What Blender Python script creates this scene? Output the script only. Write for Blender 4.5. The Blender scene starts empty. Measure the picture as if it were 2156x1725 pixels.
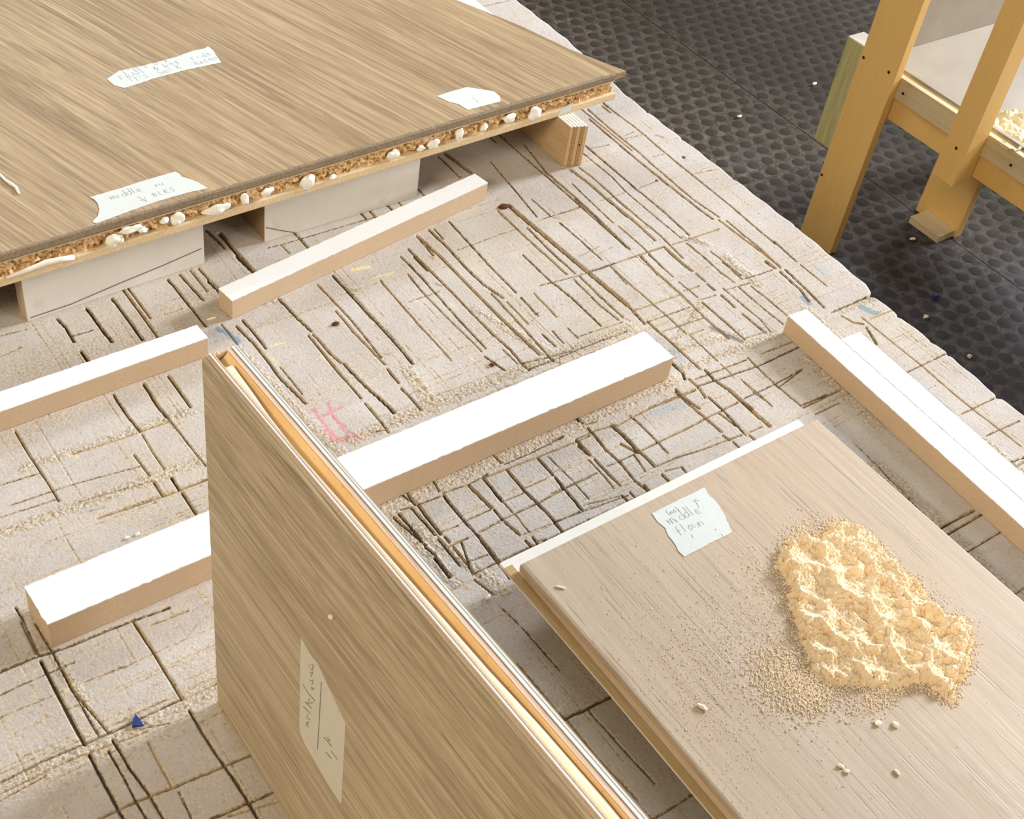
import bpy, bmesh, math, random
import numpy as np
from mathutils import Vector, Matrix, noise as mnoise
random.seed(7); rng = np.random.default_rng(7)
SC = bpy.context.scene; COL = SC.collection

# ---------------------------------------------------------------- camera
TZ = 0.85                                   # height of the bench top above the floor (m)
CAM = Vector((0, 0, TZ + 0.80))
FPX = 2738.8413                             # focal length in pixels of the 2156 px wide frame
def cam_axes(pitch, roll, yaw):
    cp, sp, cy, sy = math.cos(pitch), math.sin(pitch), math.cos(yaw), math.sin(yaw)
    f = Vector((sy*cp, cy*cp, -sp)); r0 = Vector((cy, -sy, 0)); u0 = r0.cross(f)
    cr, sr = math.cos(roll), math.sin(roll)
    return cr*r0 + sr*u0, -sr*r0 + cr*u0, f
RX, UX, FX = cam_axes(0.75809703, 0.17910622, 0.74414122)
cd = bpy.data.cameras.new('camera'); co = bpy.data.objects.new('camera', cd); COL.objects.link(co)
cd.sensor_fit = 'HORIZONTAL'; cd.sensor_width = 36.0; cd.lens = 36.0*FPX/2156
cd.clip_start = 0.02; cd.clip_end = 60
co.matrix_world = Matrix(((RX.x, UX.x, -FX.x, CAM.x), (RX.y, UX.y, -FX.y, CAM.y), (RX.z, UX.z, -FX.z, CAM.z), (0, 0, 0, 1)))
SC.camera = co

# ---------------------------------------------------------------- light
SC.view_settings.view_transform = 'Standard'; SC.view_settings.look = 'None'
SC.view_settings.exposure = 0.0; SC.view_settings.gamma = 1.0; SC.view_settings.use_curve_mapping = False
wd = bpy.data.worlds.new('workshop_air'); SC.world = wd; wd.use_nodes = True
bg = wd.node_tree.nodes['Background']; bg.inputs[0].default_value = (1.0, 0.86, 0.63, 1); bg.inputs[1].default_value = 0.25
def area(name, loc, target, size, sizey, power, color):
    l = bpy.data.lights.new(name, 'AREA'); l.shape = 'RECTANGLE'; l.size = size; l.size_y = sizey
    l.energy = power; l.color = color
    o = bpy.data.objects.new(name, l); COL.objects.link(o); o.location = loc
    o.rotation_euler = (Vector(target) - Vector(loc)).to_track_quat('-Z', 'Y').to_euler()
    return o
area('window_light', (7.6, 0.60, TZ + 2.75), (0.55, 0.6, TZ), 1.0, 1.3, 930, (0.88, 0.94, 1.0))
area('far_window_light', (7.2, 3.20, TZ + 2.00), (0.55, 0.7, TZ), 1.6, 1.1, 200, (0.88, 0.94, 1.0))
area('side_fill_light', (4.2, -4.6, TZ + 3.3), (0.55, 0.6, TZ), 2.2, 1.6, 165, (1.0, 0.92, 0.82))  # added fill that brightens the camera-side faces, not a known window
area('rear_fill_light', (0.9, 3.3, TZ + 2.0), (1.3, 1.1, TZ - 0.2), 1.2, 0.5, 36, (0.92, 0.96, 1.0))  # added fill that brightens the stand and shades the sheet's front
area('ceiling_lamp_light', (-3.2, -0.9, TZ + 3.0), (0.5, 0.5, TZ), 1.6, 0.9, 125, (1.0, 0.83, 0.58))

# ---------------------------------------------------------------- helpers
def ray(px, py):
    return (px-1078)/FPX*RX - (py-862.5)/FPX*UX + FX
def at(px, py, z=0.0):                      # point at height z above the bench top
    d = ray(px, py); return CAM + d*((TZ+z-CAM.z)/d.z)
def atx(px, py, x0):                        # point on the plane x = x0
    d = ray(px, py); return CAM + d*((x0-CAM.x)/d.x)
def aty(px, py, p0, n):
    d = ray(px, py); n = Vector(n); return CAM + d*((Vector(p0)-CAM).dot(n)/d.dot(n))

def thing(name, label, cat, loc=(0, 0, 0), group=None):
    o = bpy.data.objects.new(name, None); COL.objects.link(o); o.location = loc; o.empty_display_size = 0.02
    o['label'] = label; o['category'] = cat
    if group: o['group'] = group
    return o
def tag(o, label, cat, group=None, kind=None):
    o['label'] = label; o['category'] = cat
    if group: o['group'] = group
    if kind: o['kind'] = kind
    return o
def wloc(o):
    v = Vector(o.location)
    while o.parent: o = o.parent; v += Vector(o.location)
    return v
def obj(name, me, mat, parent=None, origin=None, smooth=False, kind=None, label=None):
    """me: bmesh or mesh in world coordinates; becomes one object."""
    if isinstance(me, bmesh.types.BMesh):
        bm = me; me = bpy.data.meshes.new(name); bm.to_mesh(me); bm.free()
    base = wloc(parent) if parent else Vector((0, 0, 0))
    if origin is None:
        n = len(me.vertices); a = np.empty(n*3, dtype=np.float32); me.vertices.foreach_get('co', a); a = a.reshape(-1, 3)
        origin = Vector(((a[:, 0].min()+a[:, 0].max())/2, (a[:, 1].min()+a[:, 1].max())/2, float(a[:, 2].min())))
    origin = Vector(origin)
    me.transform(Matrix.Translation(-origin))
    o = bpy.data.objects.new(name, me); COL.objects.link(o)
    o.location = origin - base
    if parent: o.parent = parent
    if mat: me.materials.append(mat)
    if smooth: me.polygons.foreach_set('use_smooth', [True]*len(me.polygons))
    if kind: o['kind'] = kind
    if label: o['label'] = label
    return o
def prism(poly, z0, z1, bm=None, bev=0.0, z1s=None):
    """poly: list of world xy (ccw or cw), z absolute."""
    bm = bm or bmesh.new()
    b = [bm.verts.new((p[0], p[1], z0)) for p in poly]
    t = [bm.verts.new((p[0], p[1], z1)) for p in poly]
    n = len(poly)
    bm.faces.new(b[::-1]); bm.faces.new(t)
    for i in range(n):
        bm.faces.new((b[i], b[(i+1) % n], t[(i+1) % n], t[i]))
    bmesh.ops.recalc_face_normals(bm, faces=bm.faces)
    if bev: bmesh.ops.bevel(bm, geom=list(bm.edges), offset=bev, segments=2, affect='EDGES', profile=0.6)
    return bm
def hexa(pts, bm=None, bev=0.0):
    """8 points: bottom 4 loop, top 4 loop"""
    bm = bm or bmesh.new()
    v = [bm.verts.new(p) for p in pts]
    for f in ((3, 2, 1, 0), (4, 5, 6, 7), (0, 1, 5, 4), (1, 2, 6, 5), (2, 3, 7, 6), (3, 0, 4, 7)):
        bm.faces.new([v[i] for i in f])
    bmesh.ops.recalc_face_normals(bm, faces=bm.faces)
    if bev: bmesh.ops.bevel(bm, geom=list(bm.edges), offset=bev, segments=2, affect='EDGES', profile=0.6)
    return bm
def box(x0, x1, y0, y1, z0, z1, bev=0.0, bm=None):
    return hexa([(x0, y0, z0), (x1, y0, z0), (x1, y1, z0), (x0, y1, z0), (x0, y0, z1), (x1, y0, z1), (x1, y1, z1), (x0, y1, z1)], bm, bev)
def jag(poly, step=0.003, amp=0.0003, seed=0):
    """outline with small random nicks along every side"""
    r = random.Random(seed); out = []
    for i in range(len(poly)):
        a, b = Vector(poly[i][:2]), Vector(poly[(i+1) % len(poly)][:2])
        L = (b-a).length; n = max(1, int(L/step)); d = (b-a)/L; nn = Vector((d.y, -d.x))
        for k in range(n):
            t = (k + (r.random()*0.6 if k else 0))/n
            p = a + (b-a)*t
            if k: p += nn*r.uniform(-amp, amp)*(2.0 if r.random() < 0.12 else 0.7)
            out.append((p.x, p.y))
    return out
def ribbon(lines, width, nrm, bm=None):
    """flat pencil strokes: lines = list of lists of 3D points"""
    bm = bm or bmesh.new(); nrm = Vector(nrm)
    for L in lines:
        prev = None
        for i, p in enumerate(L):
            p = Vector(p); d = (Vector(L[min(i+1, len(L)-1)]) - Vector(L[max(i-1, 0)])).normalized()
            s = d.cross(nrm).normalized()*width/2
            cur = (bm.verts.new(p-s), bm.verts.new(p+s))
            if prev: bm.faces.new((prev[0], prev[1], cur[1], cur[0]))
            prev = cur
    return bm
def blob(c, sx, sy, sz, seed=0, sub=2, amp=0.25, rot=0.0, bm=None):
    bm2 = bmesh.new(); bmesh.ops.create_icosphere(bm2, subdivisions=sub, radius=1)
    R = Matrix.Rotation(rot, 3, 'Z')
    for v in bm2.verts:
        n = mnoise.noise(v.co*1.3 + Vector((seed*7.1, seed*3.3, 0)))
        q = v.co*(1+amp*n*1.6)
        q = R @ Vector((q.x*sx, q.y*sy, q.z*sz)); v.co = q + Vector(c)
    return bm2

# ---------------------------------------------------------------- materials
class NT:
    def __init__(s, name):
        s.m = bpy.data.materials.new(name); s.m.use_nodes = True; s.t = s.m.node_tree; s.n = s.t.nodes
        s.b = s.n['Principled BSDF']
    def node(s, ty, **kw):
        n = s.n.new(ty)
        for k, v in kw.items(): setattr(n, k, v)
        return n
    def link(s, a, b): s.t.links.new(a, b)
    def inp(s, sock, v):
        if hasattr(v, 'is_output'): s.link(v, sock)
        else: sock.default_value = v
    def coord(s, scale=(1, 1, 1), rot=(0, 0, 0), loc=(0, 0, 0)):
        tc = s.node('ShaderNodeTexCoord'); mp = s.node('ShaderNodeMapping')
        mp.inputs['Scale'].default_value = scale; mp.inputs['Rotation'].default_value = rot; mp.inputs['Location'].default_value = loc
        if any(rot):                          # rotate first, then stretch
            m0 = s.node('ShaderNodeMapping'); m0.inputs['Rotation'].default_value = rot
            mp.inputs['Rotation'].default_value = (0, 0, 0); s.link(tc.outputs['Object'], m0.inputs[0]); s.link(m0.outputs[0], mp.inputs[0])
        else: s.link(tc.outputs['Object'], mp.inputs[0])
        return mp.outputs[0]
    def noise(s, vec, scale, detail=3, rough=0.55, dist=0.0):
        n = s.node('ShaderNodeTexNoise'); s.link(vec, n.inputs['Vector'])
        n.inputs['Scale'].default_value = scale; n.inputs['Detail'].default_value = detail
        n.inputs['Roughness'].default_value = rough; n.inputs['Distortion'].default_value = dist
        return n.outputs[0]
    def voro(s, vec, scale, feat='F1', out=0, rand=1.0):
        n = s.node('ShaderNodeTexVoronoi', feature=feat); s.link(vec, n.inputs['Vector'])
        n.inputs['Scale'].default_value = scale; n.inputs['Randomness'].default_value = rand
        return n.outputs[out]
    def math(s, op, a, b=0.0, c=None, clamp=False):
        n = s.node('ShaderNodeMath', operation=op); n.use_clamp = clamp
        s.inp(n.inputs[0], a); s.inp(n.inputs[1], b)
        if c is not None: s.inp(n.inputs[2], c)
        return n.outputs[0]
    def step(s, v, lo, hi, a=0.0, b=1.0):
        n = s.node('ShaderNodeMapRange'); n.clamp = True
        s.inp(n.inputs[0], v); n.inputs[1].default_value = lo; n.inputs[2].default_value = hi
        n.inputs[3].default_value = a; n.inputs[4].default_value = b
        return n.outputs[0]
    def mix(s, f, a, b, blend='MIX'):
        n = s.node('ShaderNodeMix', data_type='RGBA', blend_type=blend); n.clamp_factor = True
        s.inp(n.inputs[0], f)
        for sock, v in ((n.inputs[6], a), (n.inputs[7], b)):
            if hasattr(v, 'is_output'): s.link(v, sock)
            else: sock.default_value = (*v, 1) if len(v) == 3 else v
        return n.outputs[2]
    def ramp(s, f, stops):
        n = s.node('ShaderNodeValToRGB'); s.link(f, n.inputs[0]); e = n.color_ramp.elements
        while len(e) < len(stops): e.new(0.5)
        for k, (p, c) in enumerate(stops): e[k].position = p; e[k].color = (*c, 1)
        return n.outputs[0]
    def attr(s, name, out='Fac'):
        n = s.node('ShaderNodeAttribute'); n.attribute_name = name; return n.outputs[out]
    def bump(s, h, strength=0.3, dist=0.001, prev=None):
        n = s.node('ShaderNodeBump'); s.link(h, n.inputs['Height']); n.inputs['Strength'].default_value = strength
        n.inputs['Distance'].default_value = dist
        if prev: s.link(prev, n.inputs['Normal'])
        s.link(n.outputs[0], s.b.inputs['Normal']); return n.outputs[0]
    def done(s, col, rough=0.6, spec=0.3):
        s.inp(s.b.inputs['Base Color'], col if hasattr(col, 'is_output') else (*col, 1))
        s.inp(s.b.inputs['Roughness'], rough); s.b.inputs['Specular IOR Level'].default_value = spec
        return s.m

def wood(name, dark, mid, light, rot=(0, 0, 0), pore=(0.10, 0.06, 0.03), rough=0.55, ring=22.0, k=1.0, spec=0.3, rings=0.5, poreamt=0.8, off=(0, 0, 0), streak=0.5):
    """grain runs along local Y after the rotation"""
    t = NT(name)
    v = t.coord((1, 0.10, 1), rot, off); vf = t.coord((1, 0.022, 1), rot, off); vm = t.coord((1, 0.05, 1), rot, off)
    wn = t.node('ShaderNodeTexNoise'); t.link(v, wn.inputs['Vector']); wn.inputs['Scale'].default_value = 5.0*k; wn.inputs['Detail'].default_value = 2
    def warp(vec, amt):
        vm_ = t.node('ShaderNodeVectorMath', operation='SCALE'); t.link(wn.outputs['Color'], vm_.inputs[0]); vm_.inputs['Scale'].default_value = amt
        va = t.node('ShaderNodeVectorMath', operation='ADD'); t.link(vec, va.inputs[0]); t.link(vm_.outputs[0], va.inputs[1]); return va.outputs[0]
    big = t.noise(v, 9*k, 3, 0.55, 0.5)
    field = t.noise(t.coord((1, 0.10, 1), rot, off), 3.0*k, 2, 0.4, 0.2)
    rg = t.math('FRACT', t.math('ADD', t.math('MULTIPLY', field, ring), t.math('MULTIPLY', big, 0.35)))
    col = t.mix(t.step(big, 0.30, 0.70), dark, light)
    col = t.mix(0.58, col, mid)
    rl = t.math('MULTIPLY', t.step(rg, 0.0, 0.10), t.step(rg, 0.60, 0.16))
    brk = t.step(t.noise(t.coord((1, 0.05, 1), rot, off), 140*k, 2, 0.6), 0.35, 0.62, 0.35, 1.0)
    col = t.mix(t.math('MULTIPLY', t.math('MULTIPLY', rl, rings), brk), col, dark)
    vm = warp(vm, 0.03); vf = warp(vf, 0.03)
    med = t.noise(vm, 150*k, 3, 0.6); vl = warp(t.coord((1, 0.022, 1), rot, off), 0.03); ln = t.noise(vl, 330*k, 2, 0.65)
    col = t.mix(t.math('MULTIPLY', t.step(med, 0.50, 0.70), streak*0.6), col, light)
    col = t.mix(t.math('MULTIPLY', t.step(ln, 0.545, 0.605), streak), col, light)
    col = t.mix(t.math('MULTIPLY', t.step(ln, 0.45, 0.395), streak*0.8), col, dark)
    l2 = t.noise(warp(t.coord((1, 0.03, 1), rot, off), 0.03), 210*k, 3, 0.7)
    col = t.mix(t.math('MULTIPLY', t.step(l2, 0.57, 0.62), streak*1.0), col, light)
    col = t.mix(t.math('MULTIPLY', t.step(l2, 0.42, 0.37), streak*1.2), col, dark)
    fine = t.noise(vf, 620*k, 2, 0.6); dens = t.noise(v, 26*k, 2, 0.5)
    p = t.step(t.math('ADD', fine, t.math('MULTIPLY', dens, 0.35)), 0.76, 0.86)
    col = t.mix(t.math('MULTIPLY', p, poreamt*0.6), col, pore)
    t.bump(t.math('ADD', t.math('MULTIPLY', p, -0.7), t.math('MULTIPLY', ln, 0.3)), 0.25, 0.0004)
    return t.done(col, rough, spec)
def flat(name, col, rough=0.6, spec=0.3, mott=0.06, scale=60, bumpd=0.0, dirt=None, dirt_amt=0.0):
    t = NT(name); v = t.coord()
    n = t.noise(v, scale, 4, 0.6)
    c2 = tuple(max(0, c*(1-mott*2)) for c in col); c3 = tuple(min(1, c*(1+mott)) for c in col)
    c = t.mix(t.step(n, 0.3, 0.7), c2, c3)
    if dirt:
        c = t.mix(t.math('MULTIPLY', t.step(t.noise(v, 35, 5, 0.7), 0.60, 0.72), dirt_amt), c, dirt)
    if bumpd: t.bump(t.noise(v, scale*8, 3, 0.6), 0.4, bumpd)
    return t.done(c, rough, spec)
def mdf(name, col, dark):
    t = NT(name); v = t.coord()
    n = t.noise(v, 900, 2, 0.7); g = t.noise(v, 30, 3, 0.5)
    c = t.mix(t.step(n, 0.35, 0.75), dark, col); c = t.mix(t.step(g, 0.3, 0.7, 0, 0.35), c, tuple(x*0.8 for x in col))
    t.bump(n, 0.4, 0.0003)
    return t.done(c, 0.8, 0.15)

M = {}
M['white'] = flat('white_laminate', (0.82, 0.83, 0.85), 0.35, 0.4, 0.012, 40, 0, (0.60, 0.58, 0.55), 0.10)
M['white_dull'] = flat('white_laminate_dusty', (0.86, 0.84, 0.80), 0.5, 0.3, 0.03, 40, 0, (0.45, 0.42, 0.38), 0.4)
M['mdf'] = mdf('mdf_edge', (0.70, 0.54, 0.39), (0.55, 0.41, 0.28))
M['mdf_dark'] = mdf('mdf_edge_brown', (0.42, 0.27, 0.15), (0.28, 0.17, 0.09))
M['door_top'] = wood('oak_door_face', (0.215, 0.135, 0.07), (0.39, 0.275, 0.155), (0.55, 0.42, 0.26), rot=(0, 0, math.radians(-17)), ring=30, k=1.0, rings=0.5, poreamt=0.6, off=(0.37, 0.1, 0), streak=0.42)
M['panel'] = wood('oak_panel_face', (0.33, 0.25, 0.155), (0.46, 0.365, 0.245), (0.64, 0.53, 0.38), ring=8, k=1.1, rings=0.5, poreamt=0.6, off=(1.3, 0.2, 0.4), streak=0.55)
M['plank'] = wood('oak_plank_face', (0.40, 0.30, 0.22), (0.50, 0.395, 0.30), (0.58, 0.475, 0.37), ring=5, k=1.2, rings=0.22, poreamt=0.55, off=(4.3, 1.2, 0), streak=0.3, spec=0.45, rough=0.42)
M['pine'] = wood('pale_softwood', (0.62, 0.46, 0.28), (0.72, 0.56, 0.36), (0.82, 0.68, 0.47), ring=8, k=1.5, rings=0.3, poreamt=0.15)
M['core'] = None
t = NT('orange_core_wood'); v = t.coord((1, 0.35, 1)); n = t.noise(v, 60, 4, 0.6); f = t.noise(t.coord((0.3, 1, 1)), 500, 2, 0.6)
c = t.mix(t.step(n, 0.3, 0.7), (0.78, 0.50, 0.22), (0.90, 0.65, 0.36)); c = t.mix(t.step(f, 0.66, 0.74, 0, 0.5), c, (0.30, 0.13, 0.04))
t.bump(f, 0.3, 0.0004); M['orange'] = t.done(c, 0.7, 0.2)
M['cream'] = flat('cream_groove_edge', (0.88, 0.78, 0.58), 0.6, 0.2, 0.04, 30)
t = NT('chewed_particle_core'); v = t.coord(); n = t.noise(v, 260, 4, 0.7, 0.5); c = t.ramp(n, [(0.34, (0.11, 0.05, 0.015)), (0.45, (0.52, 0.28, 0.10)), (0.56, (0.88, 0.66, 0.38)), (0.68, (0.95, 0.82, 0.62))])
t.bump(n, 0.8, 0.002); M['core'] = t.done(c, 0.8, 0.2)
M['burnt'] = wood('scorched_edge', (0.15, 0.11, 0.075), (0.26, 0.195, 0.13), (0.38, 0.29, 0.20), rot=(0, math.radians(90), 0), ring=5, k=2.5, rings=0.3)
M['glue'] = flat('white_glue', (0.90, 0.88, 0.82), 0.35, 0.5, 0.01, 60)
M['tape'] = flat('masking_tape_paper', (0.66, 0.705, 0.71), 0.7, 0.15, 0.02, 90, 0.0002)
M['tape_cream'] = flat('masking_tape_cream', (0.66, 0.63, 0.55), 0.7, 0.15, 0.02, 90, 0.0002)
M['pencil'] = flat('pencil_mark', (0.30, 0.31, 0.33), 0.8, 0.1, 0.15, 900)
M['pencil_light'] = flat('faint_pencil_mark', (0.40, 0.42, 0.44), 0.8, 0.1, 0.15, 900)
M['ink_line'] = flat('dark_scribed_line', (0.22, 0.18, 0.17), 0.8, 0.1, 0.1, 300)
M['blue'] = flat('blue_plastic', (0.015, 0.04, 0.22), 0.35, 0.5, 0.2, 200)
M['brown_bit'] = flat('brown_crumb', (0.13, 0.05, 0.02), 0.8, 0.1, 0.2, 600)
M['bit'] = flat('wood_chip', (0.96, 0.82, 0.63), 0.8, 0.1, 0.05, 600)
M['hole'] = flat('dark_nail_hole', (0.04, 0.03, 0.015), 0.9, 0.0, 0.05)
M['steel'] = flat('dull_steel', (0.25, 0.24, 0.22), 0.5, 0.5, 0.05)

# bench top: colour, saw cuts (signed distance, mm) and paint marks come from the mesh
t = NT('scored_particleboard'); v = t.coord()
cut = t.attr('cut'); kind = t.attr('dust')
fleck = t.voro(t.coord((1, 1, 1), (0, 0, 0.6)), 420, 'F1', 1)        # coloured chips
fb = t.node('ShaderNodeSeparateColor'); t.link(fleck, fb.inputs[0])
n1 = t.noise(v, 14, 4, 0.6); n2 = t.noise(v, 230, 4, 0.7, 0.8); n3 = t.noise(v, 900, 2, 0.6)
n4 = t.noise(v, 420, 3, 0.65, 0.6)
col = t.mix(t.step(n1, 0.32, 0.68), (0.465, 0.415, 0.385), (0.555, 0.52, 0.505))
col = t.mix(t.step(n2, 0.50, 0.68, 0, 0.30), col, (0.62, 0.55, 0.46))
col = t.mix(t.step(n2, 0.44, 0.32, 0, 0.38), col, (0.31, 0.25, 0.21))
col = t.mix(t.step(n4, 0.57, 0.70, 0, 0.45), col, (0.70, 0.64, 0.55))
col = t.mix(t.step(n4, 0.42, 0.30, 0, 0.50), col, (0.33, 0.27, 0.22))
big = t.noise(v, 5, 3, 0.6)
col = t.mix(t.step(big, 0.52, 0.66, 0, 0.30), col, (0.50, 0.41, 0.28))
grime = t.noise(v, 22, 5, 0.65)
col = t.mix(t.step(grime, 0.40, 0.28, 0, 0.5), col, (0.60, 0.60, 0.62))
col = t.mix(t.step(grime, 0.60, 0.74, 0, 0.30), col, (0.24, 0.20, 0.18))
rgh = t.attr('rough')
band = t.math('MAXIMUM', t.math('MULTIPLY', t.step(t.noise(t.coord((0.12, 1, 1)), 16, 3, 0.6), 0.54, 0.68), 0.55), t.step(t.math('ADD', rgh, t.math('MULTIPLY', t.math('SUBTRACT', t.noise(v, 80, 4, 0.7), 0.5), 14.0)), 2.0, -2.0))
col = t.mix(t.math('MULTIPLY', band, 0.35), col, (0.46, 0.36, 0.24))
col = t.mix(t.math('MULTIPLY', band, t.step(n4, 0.50, 0.58, 0, 0.75)), col, (0.76, 0.64, 0.48))
col = t.mix(t.math('MULTIPLY', band, t.step(n4, 0.44, 0.36, 0, 0.6)), col, (0.27, 0.20, 0.14))
cutn = t.math('ADD', cut, t.math('ADD', t.math('MULTIPLY', t.math('SUBTRACT', n4, 0.5), 1.6), t.math('MULTIPLY', t.math('SUBTRACT', n2, 0.5), 2.2)))
tanb = t.math('MULTIPLY', t.step(cutn, 2.6, 0.6), t.step(t.noise(v, 45, 4, 0.7), 0.40, 0.60))
col = t.mix(t.math('MULTIPLY', tanb, 0.45), col, (0.46, 0.36, 0.23))
edge = t.math('MULTIPLY', t.step(cutn, 2.0, 0.5), t.step(n4, 0.45, 0.62))
col = t.mix(t.math('MULTIPLY', edge, 0.70), col, (0.72, 0.60, 0.46))
mk = t.attr('mark', 'Color'); ma = t.attr('marka')
mn = t.math('ADD', ma, t.math('MULTIPLY', t.math('SUBTRACT', t.noise(v, 150, 5, 0.75, 1.0), 0.5), 9.0))
col = t.mix(t.math('MULTIPLY', t.step(mn, 0.6, -1.6), 0.80), col, mk)
col = t.mix(t.step(cutn, 1.0, 0.45, 0, 0.45), col, (0.40, 0.31, 0.21))
deep = t.mix(t.step(t.math('ADD', t.attr('fill'), t.math('MULTIPLY', t.math('SUBTRACT', t.noise(v, 60, 4, 0.7), 0.5), 1.6)), 0.1, 0.9), (0.13, 0.10, 0.075), (0.42, 0.30, 0.15))
col = t.mix(t.step(cutn, 0.42, 0.02, 0, 0.95), col, deep)
hb = t.math('MULTIPLY', t.math('ADD', t.math('MULTIPLY', n2, 0.6), t.math('MULTIPLY', n4, 0.8)), t.math('ADD', 0.55, t.math('MULTIPLY', band, 1.2)))
t.bump(hb, 0.9, 0.0011)
M['board'] = t.done(col, 0.75, 0.22)

# rubber mat
t = NT('bubble_rubber'); v = t.coord()
d1 = t.noise(v, 7, 5, 0.65); d2 = t.noise(v, 60, 5, 0.75, 0.5); d3 = t.noise(v, 2.0, 3, 0.5)
h = t.attr('top')
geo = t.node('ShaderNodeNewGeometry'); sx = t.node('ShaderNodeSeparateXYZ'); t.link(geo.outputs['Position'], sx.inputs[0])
bench_fade = t.math('ADD', sx.outputs[0], t.math('MULTIPLY', sx.outputs[1], 0.25))       # mat colour gets darker away from the bench
bench_fade = t.step(t.math('ADD', bench_fade, t.math('MULTIPLY', t.math('SUBTRACT', d1, 0.5), 0.8)), 2.45, 3.05, 1.0, 0.0)
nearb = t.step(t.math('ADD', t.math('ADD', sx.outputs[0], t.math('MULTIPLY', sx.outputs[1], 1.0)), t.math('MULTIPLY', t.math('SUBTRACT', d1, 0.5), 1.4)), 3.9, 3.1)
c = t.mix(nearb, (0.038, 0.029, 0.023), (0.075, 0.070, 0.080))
c = t.mix(bench_fade, (0.022, 0.016, 0.011), c)
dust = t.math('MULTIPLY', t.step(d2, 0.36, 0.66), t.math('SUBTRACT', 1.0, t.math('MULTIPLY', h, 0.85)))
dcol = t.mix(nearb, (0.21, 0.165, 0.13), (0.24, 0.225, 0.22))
c = t.mix(t.math('MULTIPLY', t.math('MULTIPLY', dust, t.step(d1, 0.3, 0.62, 0.35, 0.95)), t.math('ADD', 0.25, t.math('MULTIPLY', bench_fade, 0.75))), c, dcol)
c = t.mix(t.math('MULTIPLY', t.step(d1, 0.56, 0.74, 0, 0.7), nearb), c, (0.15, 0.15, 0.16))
c = t.mix(t.math('MULTIPLY', t.step(t.noise(v, 150, 3, 0.6), 0.71, 0.76, 0, 0.8), bench_fade), c, (0.42, 0.38, 0.33))
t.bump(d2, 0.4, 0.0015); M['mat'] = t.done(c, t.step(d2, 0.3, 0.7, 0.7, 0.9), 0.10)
t = NT('concrete_floor'); v = t.coord(); d1 = t.noise(v, 5, 5, 0.6)
c = t.mix(t.step(d1, 0.3, 0.7), (0.05, 0.045, 0.042), (0.09, 0.085, 0.085)); M['floor'] = t.done(c, 0.6, 0.4)

# ---------------------------------------------------------------- structure: floor
o = obj('floor', box(-4, 7, -3, 7, -0.05, 0.0), M['floor'], origin=(0, 0, -0.05)); o['kind'] = 'structure'

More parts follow.
